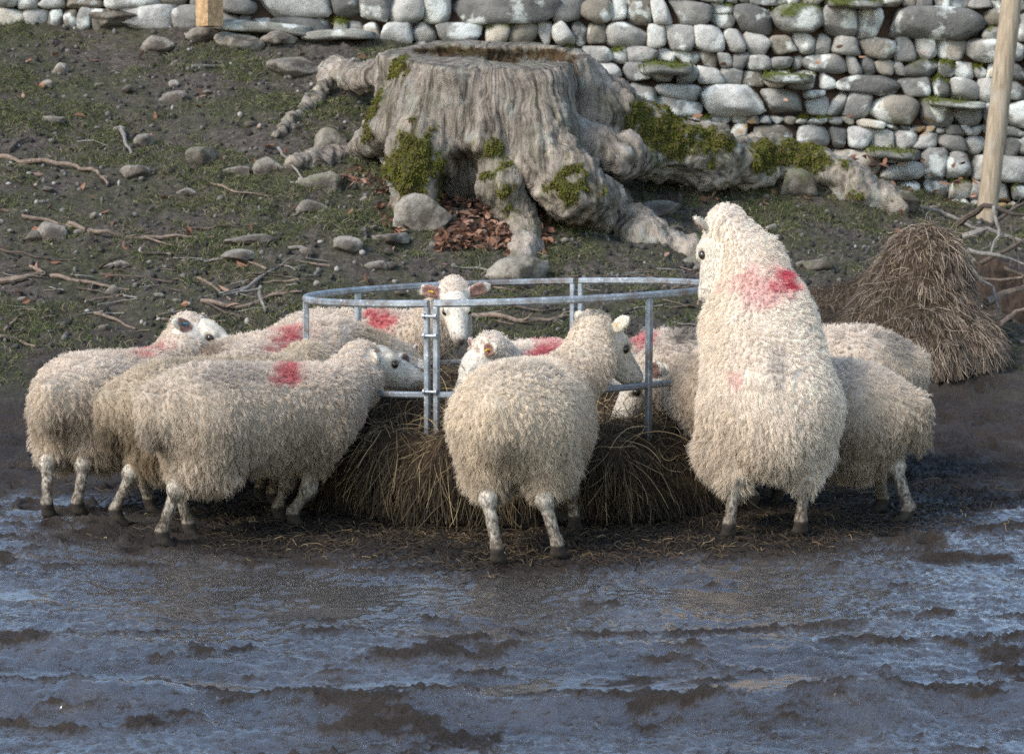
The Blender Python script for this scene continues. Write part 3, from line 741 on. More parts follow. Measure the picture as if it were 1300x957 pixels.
def build_mound():
    rg = np.random.default_rng(15)
    D = 12.9; s = 3000 / D
    c = at(1160, 455, D); z0 = c[2] - .06
    S = SDF(c - [1.2, 1., .4], c + [1.1, 1., 1.1], .025)
    S.cone(at(1172, 345, D + .1), at(1152, 430, D), .24, .40, .1)
    S.cone(at(1185, 318, D + .1), at(1188, 430, D), .10, .24, .1)
    S.cone(at(1185, 325, D + .25), at(1075, 420, D + .2), .10, .20, .12)
    S.ell(at(1150, 440, D), (.52, .5, .22), k=.1)
    S.ell(at(1055, 400, D + .35), (.25, .3, .16), k=.1)
    V, Q = S.mesh(); V = V + vnormals(V, Q) * (fbm(V * 6, 4)[:, None] * .05); Nn = vnormals(V, Q); org = np.array([c[0], c[1], z0])
    o = mesh_np('old_hay_heap', V, Q, M_HAYB, origin=org); tag(o, 'peaked heap of old weathered hay behind the sheep on the right', 'hay heap')
    front = (Nn[:, 1] < .35).astype(float)
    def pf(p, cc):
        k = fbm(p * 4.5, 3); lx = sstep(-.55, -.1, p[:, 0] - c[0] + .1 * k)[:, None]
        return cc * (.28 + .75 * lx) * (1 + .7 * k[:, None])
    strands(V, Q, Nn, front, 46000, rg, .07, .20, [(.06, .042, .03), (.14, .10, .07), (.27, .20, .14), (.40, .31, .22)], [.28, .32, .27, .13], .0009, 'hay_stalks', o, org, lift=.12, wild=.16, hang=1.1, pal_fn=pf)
build_mound()
# ------------------------------------------------------------------ sheep
def fleece_build(nt, p):
    base = attr_out(nt, 'col')
    hi = N(nt, 'ShaderNodeHairInfo')
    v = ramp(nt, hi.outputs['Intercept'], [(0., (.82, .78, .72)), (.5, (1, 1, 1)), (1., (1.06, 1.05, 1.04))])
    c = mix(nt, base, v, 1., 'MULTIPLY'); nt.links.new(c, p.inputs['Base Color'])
    p.inputs['Sheen Weight'].default_value = .15
    tr = N(nt, 'ShaderNodeBsdfTranslucent'); nt.links.new(c, tr.inputs['Color'])
    ms = N(nt, 'ShaderNodeMixShader', Fac=.35); out = nt.nodes['Material Output']
    nt.links.new(p.outputs[0], ms.inputs[1]); nt.links.new(tr.outputs[0], ms.inputs[2]); nt.links.new(ms.outputs[0], out.inputs['Surface'])
M_FLEECE = mat('wool', .85, spec=.15, build=fleece_build)
def skin_build(nt, p):
    base = attr_out(nt, 'col'); n = noise(nt, 60, 6, .7)
    v = ramp(nt, n.outputs['Fac'], [(.3, (.75, .73, .70)), (.6, (1, 1, 1))])
    nt.links.new(mix(nt, base, v, 1., 'MULTIPLY'), p.inputs['Base Color'])
    bump(nt, p, noise(nt, 160, 4, .6, stretch=(1, 1, .4)).outputs['Fac'], .004, .6)
M_SKIN = mat('sheep_skin', .8, spec=.2, build=skin_build)
M_EYE = mat('sheep_eye', .12, (.022, .014, .008), spec=.6)
M_PUPIL = mat('pupil', .1, (.004, .004, .004), spec=.6)

def sheep(label, P, C, neck, poll, f, feet, origin_z=None, r=.2, roll_up=(0, 0, 1), blobs=(), n=34000, grey=.3, dirty=.5, tagcol=None, tagside=1, seed=0,
          mouth=None, head_s=1., ear=1., warm=1., neck_r=.105, wool=.028, back=None, hup=None, tint=1., tail=True, hipw=.10, thigh=1., ear_s=1., front=1.):
    """P pelvis centre, C chest centre, neck mid-neck point, poll between the ears, f face direction, feet = rear L/R, front L/R (world)"""
    t1 = time.time(); rg = np.random.default_rng(100 + seed)
    P, C, neck, poll = [np.array(v, float) for v in (P, C, neck, poll)]; f = unit(f)
    ax = unit(C - P); L = np.linalg.norm(C - P); up0 = unit(np.array(roll_up, float) - (np.array(roll_up, float) @ ax) * ax); side = np.cross(up0, ax)  # left side of the sheep
    fu = unit(up0 * .6 + np.array([0, 0, .6]) - ((up0 * .6 + np.array([0, 0, .6])) @ f) * f)
    if abs(f[2]) > .8: 
        bk = unit(C - poll); fu = unit(-(bk - (bk @ f) * f)) if False else unit(fu)
    if hup is not None: fu = unit(np.array(hup, float) - (np.array(hup, float) @ f) * f)
    fs = np.cross(fu, f)                      # its left
    allp = np.array([P, C, neck, poll, poll + f * .3] + list(feet) + [P - ax * .2, C + ax * .15])
    S = SDF(allp.min(0) - .3, allp.max(0) + .3, .0075)
    W, B = [], []     # wool prims, bare prims (a,b,ra,rb)
    def w(a, b, ra, rb, k=.06): S.cone(a, b, ra, rb, k); W.append((a, b, ra, rb))
    def bare(a, b, ra, rb, k=.02): S.cone(a, b, ra, rb, k); B.append((a, b, ra, rb))
    tor = [(-.30, .62, .02), (-.12, .93, .01), (.15, 1.02, -.005), (.45, 1.06, -.02), (.75, 1.02, -.015), (1.0, .92, 0), (1.18, .68, .02)]
    pt = [(P + ax * L * t + up0 * dz, r * s * (1 + (front - 1) * min(1, max(0, t)))) for t, s, dz in tor]
    for (a, ra), (b, rb) in zip(pt, pt[1:]): w(a, b, ra, rb)
    # flattened broad back
    w(P + up0 * r * .16 + side * .045, C + up0 * r * .12 + side * .04, r * .80, r * .74 * front); w(P + up0 * r * .16 - side * .045, C + up0 * r * .12 - side * .04, r * .80, r * .74 * front)
    w(C + ax * .03 + up0 * .02, neck, r * .74 * front, neck_r); w(neck, poll - f * .045 - fu * .015, neck_r, .082)
    # legs
    for i, ft in enumerate(feet):
        ft = np.array(ft, float); hind = i < 2; sg = 1 if i % 2 == 0 else -1
        if hind:
            hip = P + side * sg * hipw - up0 * .02; D = ft - hip; Dl = np.linalg.norm(D); d = D / Dl
            fw = unit(ax - (ax @ d) * d)
            knee = hip + d * Dl * .30 + fw * .055 + side * sg * .012; hock = hip + d * Dl * .525 - fw * .060
            fet = ft + np.array([0, 0, .075]) - fw * .012
            w(hip, knee, r * .62, .092 * thigh); w(knee, hip + d * Dl * .42 * thigh - fw * .03, .090 * thigh, .050 * thigh, .04)
            w(hip - ax * .05, hip + d * Dl * .28 - fw * .02, r * .5, .07)
            bare(hip + d * Dl * .36, hock, .034, .030); bare(hock + np.array([0, 0, .01]), hock - fw * .012, .030, .028); bare(hock, fet, .0235, .0195)
        else:
            sh = C + side * sg * .105 - up0 * .06 - ax * .02; D = ft - sh; Dl = np.linalg.norm(D); d = D / Dl
            fw = unit(ax - (ax @ d) * d + 1e-6)
            kn = sh + d * Dl * .58 + fw * .012; fet = ft + np.array([0, 0, .07]) - fw * .006
            w(sh, sh + d * Dl * .30, r * .56, .055, .05); bare(sh + d * Dl * .26, kn, .042, .029); bare(kn, kn + d * .01, .031, .030); bare(kn, fet, .0225, .019)
            fw = unit(ax * [1, 1, 0] + [1e-3, 0, 0])
        fw = unit(np.array([ax[0], ax[1], 0]) + 1e-4); sd = np.array([-fw[1], fw[0], 0])
        bare(fet, fet - np.array([0, 0, .03]) + fw * .01, .0245, .026)
        for q in (-1, 1):
            bare(fet - np.array([0, 0, .035]) + sd * q * .012 + fw * .008, ft + np.array([0, 0, .013]) + sd * q * .015 + fw * .028, .019, .021, .006)
    # tail
    tl = P - ax * (L * .3 + r * .52) + up0 * .07
    if tail: w(tl, tl - np.array([0, 0, .15]) + ax * .035 * 0 - ax * .0, .045, .034, .03)
    # head
    hsc = head_s * 1.13
    def hp(a, b=0., c=0.): return poll + (f * a + fu * b + fs * c) * hsc
    M = np.stack([f, fs, fu])
    S.ell(hp(.03, -.012), (.078 * hsc, .060 * hsc, .066 * hsc), M, .02); B.append((hp(.05, -.01), hp(.07, -.015), .062, .055))
    S.cone(hp(.05, -.022), hp(.165, -.045), .056 * hsc, .037 * hsc, .02); B.append((hp(.06, -.02), hp(.165, -.045), .054, .037))
    S.cone(hp(.05, .012), hp(.175, -.024), .030 * hsc, .022 * hsc, .025)
    S.ell(hp(.196, -.042), (.040 * hsc, .033 * hsc, .031 * hsc), M, .015); B.append((hp(.2, -.04), hp(.22, -.045), .034, .03))
    S.cone(hp(.03, -.062), hp(.18, -.068), .036 * hsc, .018 * hsc, .02)
    for q in (-1, 1):
        S.cone(hp(.062, .016, .040 * q), hp(.088, .012, .040 * q), .020 * hsc, .016 * hsc, .012)
        S.ell(hp(.083, -.006, .064 * q), (.018, .014, .012), M, .008, True)
        # ears: flattened cupped leaves
        eb = hp(-.008, .018, .052 * q); ed = unit(fs * q * .93 - f * .28 + fu * .10 * ear); en = unit(fu * .55 + f * .85 - ((fu * .55 + f * .85) @ ed) * ed); es = np.cross(en, ed)
        ec = eb + ed * .062 * ear_s; S.ell(ec, (.068 * ear_s, .032 * ear_s, .0125), np.stack([ed, es, en]), .012); B.append((eb + ed * .03, eb + ed * .12, .035, .02))
        S.ell(ec + en * .014 + ed * .004, (.050 * ear_s, .020 * ear_s, .011), np.stack([ed, es, en]), .006, True)
        S.ell(hp(.232, -.036, .015 * q), (.010, .006, .007), M, .004, True)
    S.cone(hp(.245, -.060, .018), hp(.245, -.060, -.018), .004, .004, .004, True); 
    for q in (-1, 1): S.cone(hp(.243, -.061, .012 * q), hp(.175, -.058, .038 * q), .004, .003, .005, True)
    V, Q = S.mesh(); Nn = vnormals(V, Q)
    def pd(prims):
        d = np.full(len(V), 9.)
        for a, b, ra, rb in prims:
            ab = b - a; t = np.clip((V - a) @ ab / (ab @ ab + 1e-9), 0, 1); d = np.minimum(d, np.linalg.norm(V - a - t[:, None] * ab, axis=1) - (ra + t * (rb - ra)))
        return d
    wm = (pd(W) - pd(B)) < np.where(np.linalg.norm(V - poll, axis=1) < .35, -.004, .010)
    hd = (V - poll) @ f
    nearhead = np.linalg.norm(V - hp(.1), axis=1) < .2
    wm &= ~(nearhead & (hd > .022) & (pd(B) < .035))
    # ---- colours
    ground = min(ft[2] for ft in feet); hgt = V[:, 2] - ground
    def wool_col(X, hx, jit=None):
        n1 = fbm(X * 5 + seed, 4); n2 = fbm(X * 17 + seed, 3); n3 = fbm(X * 2.2 + seed * 3, 3)
        c = np.array([.84, .72, .58]) * (1 + .10 * n1[:, None])
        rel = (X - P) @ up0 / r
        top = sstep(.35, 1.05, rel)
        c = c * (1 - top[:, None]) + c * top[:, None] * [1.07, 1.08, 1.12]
        low = (1 - sstep(.24, .68, hx + .10 * n1)) * sstep(-.6, .25, n1 + n2 * .5) * 1.25          # mud-stained belly and breeches
        c = c * (1 - low[:, None] * dirty) + np.array([.26, .19, .12]) * low[:, None] * dirty
        br = sstep(-.05, .4, n3 + .5 * n2) * .5 * dirty
        c = c * (1 - br[:, None]) + np.array([.40, .30, .19]) * br[:, None]
        g = top * sstep(.12, .45, n1 * .6 + n2 * .6 + fbm(X * 3 + 9 + seed, 2) * .6) * grey
        c = c * (1 - g[:, None]) + np.array([.13, .12, .11]) * g[:, None]
        # tail seam / rear end stains
        rr_ = np.linalg.norm((X - (tl - np.array([0, 0, .16])) ) / [.09, .09, .11], axis=1); st = (1 - sstep(.3, 1.2, rr_ + n2 * .5)) * .75 * dirty
        c = c * (1 - st[:, None]) + np.array([.10, .07, .045]) * st[:, None]
        for (bc, br_, bcol, amt) in blobs:
            d = np.linalg.norm((X - np.array(bc)) / np.array(br_), axis=1); k = (1 - sstep(.35, 1.15, d + n2 * .8 + n1 * .6)) * amt
            c = c * (1 - k[:, None]) + np.array(bcol) * k[:, None]
        c *= tint * np.array([1., 1 - (1 - tint) * .18, 1 - (1 - tint) * .4]); c[:, 2] *= warm
        return np.clip(c, 0, 1)
    cols = np.zeros((len(V), 3)); cols[:] = np.array([.60, .54, .45])
    nz = fbm(V * [34, 34, 13] + seed, 4, .65); nb = fbm(V * [90, 90, 40], 2)
    mudl = (1 - sstep(.04, .36, hgt + nz * .30)) * .95; spl = .8 * sstep(.02, .34, nz * .6 + nb * .6 + .1) * (1 - sstep(.25, .42, hgt))
    k = np.clip(mudl * .85 + spl * .9, 0, 1)
    cols = cols * (1 - k[:, None]) + np.array([.095, .072, .052]) * k[:, None]
    hoof = (hgt < .085)[:, None]; cols = np.where(hoof, np.array([.035, .028, .022]), cols)
    def paint(c, rad, col, amt=1., noisy=.5):
        d = np.linalg.norm(V - c, axis=1) / rad; kk = (1 - sstep(.6, 1.15, d + noisy * nz)) * amt * nearhead
        cols[:] = cols * (1 - kk[:, None]) + np.array(col) * kk[:, None]
    cols[nearhead & ~wm & (hd > -.02)] = np.array([.62, .56, .47])
    fl = sstep(.28, .42, nb + .35 * nz) * nearhead * sstep(.05, .2, hd) * .7; cols[:] = cols * (1 - fl[:, None]) + np.array([.12, .10, .085]) * fl[:, None]
    if mouth: paint(hp(.225, -.06), .06, mouth, .8)
    paint(hp(.238, -.036), .022, (.07, .055, .05), .95, .2); paint(hp(.246, -.06), .02, (.10, .07, .06), .8, .2)
    for q in (-1, 1):
        paint(hp(.080, -.003, .052 * q), .024, (.10, .075, .06), .9, .2)
        eb = hp(-.008, .018, .052 * q); ed = unit(fs * q * .93 - f * .28 + fu * .10 * ear); en = unit(fu * .55 + f * .85 - ((fu * .55 + f * .85) @ ed) * ed)
        ie = ((V - (eb + ed * .062)) @ en > .001) & (np.linalg.norm(V - (eb + ed * .055) , axis=1) < .045) & ((V - eb) @ (fs * q) > .015)
        cols[ie] = np.array([.30, .17, .135])
    wc = wool_col(V, hgt) * .62
    cols = np.where(wm[:, None], wc, cols)
    org = np.array([(P[0] + C[0]) / 2, (P[1] + C[1]) / 2, ground])
    o = mesh_np('sheep', V, Q, M_SKIN, cols=cols, origin=org); tag(o, label, 'sheep', 'sheep feeding at the ring feeder')
    # ---- fleece as locks of wool
    dens = wm.astype(float)
    rp, rn = scatter(V, Q, Nn, dens, n, rg); nl = n // 8
    lp, ln = scatter(V, Q, Nn, dens, nl, rg)
    kd = KDTree(nl)
    for i in range(nl): kd.insert(lp[i], i)
    kd.balance(); own = np.array([kd.find(p)[1] for p in rp])
    def lenf(X):
        h_ = X[:, 2] - ground
        dh = np.linalg.norm(X - poll, axis=1); l = wool * (1 + .25 * fbm(X * 4 + seed, 2)) * (.45 + .55 * sstep(.04, .34, dh))
        low = (1 - sstep(.30, .52, h_)) ; return l * (1 + .60 * low)
    down = np.array([0, 0, -1.])
    def flow(X, n_):
        g = down - (n_ @ down)[:, None] * n_; sdn = fbm(X * 6 + seed * 2, 3)[:, None]
        bx = np.cross(n_, down); swirl = fbm(X * 11 + 4, 2)[:, None]
        d = n_ * (.62 + .35 * sstep(.2, .95, n_[:, 2:3]) - .25 * sstep(-.2, -.9, n_[:, 2:3])) + g * (.85 + .3 * sdn) + bx * swirl * .7 - ax * .10
        return unit(d)
    lf = flow(lp, ln); ll = lenf(lp) * rg.uniform(.75, 1.25, nl); ph = rg.uniform(0, 6.28, nl); lf = unit(lf + rg.normal(0, .27, (nl, 3)))
    K = 7; t = np.linspace(0, 1, K); n_s = len(rp)
    sf = unit(flow(rp, rn) * .5 + rn * .6 + rg.normal(0, .26, (n_s, 3))); slen = ll[own] * rg.uniform(.65, 1.08, n_s)
    Bx = unit(np.cross(lf[own], rn)); By = np.cross(Bx, lf[own])
    pts = np.zeros((n_s, K, 3)); cl = (t ** .8)[None, :, None] * (.34 + .40 * sstep(-.3, .3, fbm(rp * 5 + 31, 2)))[:, None, None]; w_ = rg.random(n_s) < .16; cl = np.where(w_[:, None, None], cl * .3, cl)
    own_path = rp[:, None] + sf[:, None] * (slen[:, None] * t)[..., None]
    lo_ = lp[own]; lock = lo_[:, None] + lf[own][:, None] * (slen[:, None] * t)[..., None] + (rn[:, None] * .006 * np.sin(t * 3)[None, :, None])
    pts = own_path * (1 - cl) + lock * cl
    wv = np.sin(t[None] * rg.uniform(6, 9, n_s)[:, None] + ph[own][:, None]) * t[None] * .0042; wv2 = np.cos(t[None] * 7 + ph[own][:, None] * 2.) * t[None] * .0036
    pts += Bx[:, None] * wv[..., None] + By[:, None] * wv2[..., None]
    pts[:, :, 2] -= (t ** 2)[None] * .006 * (1 - np.abs(rn[:, 2:3]) * .5)
    pts += rg.normal(0, .0020, pts.shape) * t[None, :, None]
    pts = pts - rn[:, None] * .002
    lc = wool_col(lp, lp[:, 2] - ground)[own]; sc_ = wool_col(rp, rp[:, 2] - ground)
    lv = rg.uniform(.74, 1.12, nl)[own][:, None]
    cc = np.clip((lc * .5 + sc_ * .5) * lv * rg.uniform(.88, 1.1, n_s)[:, None], 0, .92)
    rad = np.array([1.15, 1.15, 1.1, 1.05, .95, .75, .35]) * .00060
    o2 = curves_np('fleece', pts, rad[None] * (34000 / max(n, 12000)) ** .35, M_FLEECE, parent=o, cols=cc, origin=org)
    # ---- short hair fuzz on face, ears and legs
    hm = (~wm) & (hgt > .10); hm &= ~(np.linalg.norm(V - hp(.24, -.045), axis=1) < .03)
    for q in (-1, 1): hm &= ~(np.linalg.norm(V - hp(.081, -.004, .0475 * q), axis=1) < .022)
    ns = max(3000, n // 5); VC = np.concatenate([V, cols], 1); A2 = np.linalg.norm(np.cross(V[Q[:, 2]] - V[Q[:, 0]], V[Q[:, 3]] - V[Q[:, 1]]), axis=1) * hm[Q].min(1)
    if A2.sum() > 0:
        fi = Q[rg.choice(len(Q), ns, p=A2 / A2.sum())]; u_, v_ = rg.random((ns, 1)), rg.random((ns, 1)); bl = lambda X: (X[fi[:, 0]] * (1 - u_) + X[fi[:, 1]] * u_) * (1 - v_) + (X[fi[:, 3]] * (1 - u_) + X[fi[:, 2]] * u_) * v_
        hp_, hn_, hc_ = bl(V), unit(bl(Nn)), bl(cols); onh = (np.linalg.norm(hp_ - hp(.1), axis=1) < .22)[:, None]
        dr = np.where(onh, f, down); dr = unit(dr - (dr * hn_).sum(1, keepdims=True) * hn_ + hn_ * .35 + rg.normal(0, .22, (ns, 3))); hl = rg.uniform(.007, .014, (ns, 1, 1)); tt = np.linspace(0, 1, 4)[None, :, None]
        curves_np('short_hair', hp_[:, None] + dr[:, None] * hl * tt - hn_[:, None] * hl * tt ** 2 * .25, np.array([1, 1, .8, .3])[None] * np.full((ns, 1), .0007), M_FLEECE, parent=o, cols=np.clip(hc_ * rg.uniform(.75, 1.25, (ns, 1)), .01, .9), origin=org)
    # ---- eyes
    for q in (-1, 1):
        if True:
            bm = bmesh.new(); bmesh.ops.create_uvsphere(bm, u_segments=16, v_segments=10, radius=.0155 * hsc)
            me = bpy.data.meshes.new('eye'); bm.to_mesh(me); bm.free(); me.shade_smooth(); me.materials.append(M_EYE)
            e = bpy.data.objects.new('eye', me); COL.objects.link(e); e.parent = o; e.location = hp(.081, -.004, .0475 * q) - org
    if tagcol:
        q = tagside; eb = hp(-.008, .018, .052 * q); ed = unit(fs * q * .93 - f * .28 + fu * .10 * ear); en = unit(fu * .55 + f * .85 - ((fu * .55 + f * .85) @ ed) * ed); es = np.cross(en, ed)
        m = bpy.data.materials.get('tag_' + tagcol) or mat('tag_' + tagcol, .4, {'yellow': (.60, .36, .05), 'blue': (.03, .22, .30)}[tagcol])
        b = MB(); c0 = eb + ed * .05
        b.tube([c0 - en * .015, c0 + en * .015], .0065, 12); b.band([c0 + en * .013 - ed * .009, c0 + en * .013 + ed * .004, c0 + en * .013 + ed * .018], .014, .005)
        b.build('ear_tag', m, parent=o, origin=org)
    print('sheep', label[:30], len(V), round(time.time() - t1, 1))
    return o

NMUL = 1.0
def G(px, py, D=None):
    """foot position under a pixel: depth where that pixel meets the mud"""
    D = D or on_ground(px, py); p = at(px, py, D); p[2] = gz1(p[0], p[1]) - .016; return p
RED = (.62, .035, .07)
def foot(px, D):
    p = at(px, 500, D); p[2] = gz1(p[0], p[1]) - .016; return p
def red(px, py, D, r, amt=.78, col=RED): return (at(px, py, D), r, col, amt)

SHEEP_SPECS = dict(
 s1=dict(tint=0.84, label='shaggy sheep standing side-on at the front left, red mark on its back', P=at(258, 528, 9.12), C=at(398, 522, 9.45), neck=at(448, 484, 9.78), poll=at(470, 455, 9.92), f=(.88, .42, -.22),
   feet=[foot(240, 9.22), foot(205, 9.04), foot(352, 9.58), foot(371, 9.42)], blobs=[red(364, 474, 9.25, (.075, .3, .045)), (at(300, 475, 9.1), (.20, .4, .05), (.2, .19, .18), .4)], grey=.5, dirty=.62, n=42000, seed=1, tagside=-1, r=.174, ear=-1.2),
 s2=dict(tint=0.74, label='dirty brownish sheep second from the left, its head hidden behind the side-on sheep', P=at(208, 524, 9.55), C=at(345, 512, 9.8), neck=at(390, 470, 10.1), poll=at(410, 490, 10.2), f=(.5, .1, -.8),
   feet=[foot(190, 9.72), foot(146, 9.46), foot(330, 10.0), foot(345, 9.85)], blobs=[(at(232, 452, 9.5), (.14, .3, .05), (.10, .085, .07), .7)], grey=.5, dirty=.85, n=26000, seed=2, warm=.95, r=.183),
 s3=dict(tint=0.86, label='leftmost sheep looking right over the others, with a blue ear tag', P=at(106, 511, 9.78), C=at(188, 500, 10.28), neck=at(232, 452, 10.42), poll=at(250, 419, 10.5), f=(.93, -.28, -.26),
   feet=[foot(58, 9.6), foot(97, 9.62), foot(228, 10.35), foot(272, 10.2)], blobs=[red(195, 445, 10.1, (.11, .3, .04))], grey=.25, dirty=.6, n=32000, seed=3, tagcol='blue', tagside=-1, r=.176, ear=1.0),
 s4=dict(tint=0.86, label='sheep with a red shoulder mark behind the left rail post of the feeder', P=at(300, 492, 10.4), C=at(425, 461, 10.82), neck=at(478, 455, 10.9), poll=at(520, 462, 10.95), f=(.7, -.1, -.65),
   feet=[foot(280, 10.4), foot(310, 10.3), foot(430, 10.9), foot(440, 10.75)], blobs=[red(372, 432, 10.6, (.10, .35, .07)), (at(255, 445, 10.2), (.13, .4, .06), (.25, .18, .11), .8), (at(470, 435, 10.8), (.12, .4, .08), (.42, .31, .19), .6)], grey=.3, dirty=.5, n=26000, seed=4, r=.19),
 s5=dict(tint=0.9, label='white faced sheep looking straight at the camera from the far side of the feeder', P=at(400, 448, 11.75), C=at(515, 446, 11.62), neck=at(562, 412, 11.42), poll=at(577, 378, 11.25), f=(.14, -.78, -.62),
   feet=[foot(395, 11.85), foot(405, 11.65), foot(515, 11.75), foot(525, 11.5)], blobs=[red(482, 408, 11.5, (.11, .3, .07))], grey=.15, dirty=.4, n=22000, seed=5, r=.185, mouth=(.22, .17, .13), tagcol='yellow', tagside=-1, ear=.6, neck_r=.115),
 s6=dict(tint=0.9, label='round rumped sheep in the centre, back to the camera, head turned right over the rail', P=at(650, 536, 8.9), C=at(684, 525, 9.32), neck=at(744, 462, 9.56), poll=at(764, 424, 9.68), f=(.66, .46, -.60),
   feet=[foot(632, 8.74), foot(709, 8.80), foot(663, 9.45), foot(730, 9.42)], blobs=[red(685, 447, 9.2, (.10, .12, .03)), (at(700, 462, 9.0), (.12, .12, .05), (.22, .20, .18), .5)], grey=.3, dirty=.55, n=44000, seed=6, tagcol='yellow', tagside=-1, r=.2, head_s=1.08, ear=3., neck_r=.098, wool=.029, warm=.97),
 s8=dict(label='white sheep low behind the central round rumped sheep, thin red stripe on its shoulders', P=at(705, 492, 10.75), C=at(660, 492, 10.45), neck=at(628, 468, 10.3), poll=at(612, 452, 10.22), f=(-.6, -.25, -.75),
   feet=[foot(690, 10.9), foot(720, 10.8), foot(650, 10.4), foot(670, 10.3)], blobs=[red(692, 447, 10.5, (.12, .5, .035))], grey=.1, dirty=.3, n=16000, seed=8, tagcol='yellow', tagside=1, r=.185),
 s9=dict(tint=1.03, hup=(-.62, .72, .1), label='big sheep rearing up on its hind legs against the feeder, red mark between its shoulders', tail=False, front=.84, hipw=.135, thigh=1.18, head_s=1.06, P=at(978, 517, 9.22), C=at(964, 400, 9.5), neck=at(953, 338, 9.58), poll=at(914, 298, 9.62), f=(-.33, .05, -.94),
   feet=[foot(926, 9.12), foot(1018, 9.17), at(905, 420, 9.95), at(945, 424, 10.0)], roll_up=(0.05, -1, .25), blobs=[red(1008, 356, 9.3, (.085, .3, .07), 1., (.60, .012, .05)), red(975, 362, 9.3, (.18, .35, .09), .35, (.8, .22, .25)), red(935, 485, 9.1, (.04, .3, .05), .45, (.8, .3, .3)), (at(985, 470, 9.1), (.05, .3, .12), (.3, .27, .24), .5)], grey=.0, dirty=.35, n=54000, seed=9, r=.226, wool=.030, neck_r=.122, ear_s=.72, ear=.5),
 s10=dict(tint=0.86, label='curly fleeced sheep right of the rearing one, its white face down at the hay', P=at(1084, 526, 9.68), C=at(918, 508, 9.85), neck=at(858, 487, 10.02), poll=at(818, 474, 10.05), f=(-.64, -.22, -.74),
   feet=[foot(1120, 9.8), foot(1153, 9.5), foot(957, 9.9), foot(990, 10.05)][::1], grey=.45, dirty=.6, n=42000, seed=10, r=.188, ear=.6),
 s11=dict(tint=0.9, label='sheep on the far right behind the curly fleeced one, grey smudges along its back', P=at(1094, 476, 10.55), C=at(955, 474, 10.68), neck=at(905, 470, 10.75), poll=at(880, 490, 10.75), f=(-.6, 0, -.8),
   feet=[foot(1130, 10.6), foot(1110, 10.75), foot(975, 10.7), foot(990, 10.8)], blobs=[(at(1148, 437, 10.4), (.12, .4, .09), (.2, .19, .17), .6)], grey=.55, dirty=.4, n=26000, seed=11, r=.188),
 s12=dict(tint=0.85, label='sheep with a pink shoulder mark and a dark patch, half hidden behind the rearing sheep', P=at(950, 476, 11.5), C=at(842, 473, 11.3), neck=at(800, 468, 11.2), poll=at(785, 480, 11.0), f=(-.4, -.3, -.8),
   feet=[foot(940, 11.5), foot(960, 11.6), foot(840, 11.3), foot(850, 11.45)], blobs=[red(818, 430, 11.1, (.09, .4, .07), .75, (.75, .12, .16)), (at(872, 424, 11.2), (.09, .4, .055), (.12, .09, .07), .85)], grey=.2, dirty=.4, n=18000, seed=12, r=.19),
)
for _k, _s in SHEEP_SPECS.items():
    if globals().get('ONLY') and _k not in ONLY: continue
    sheep(**_s)
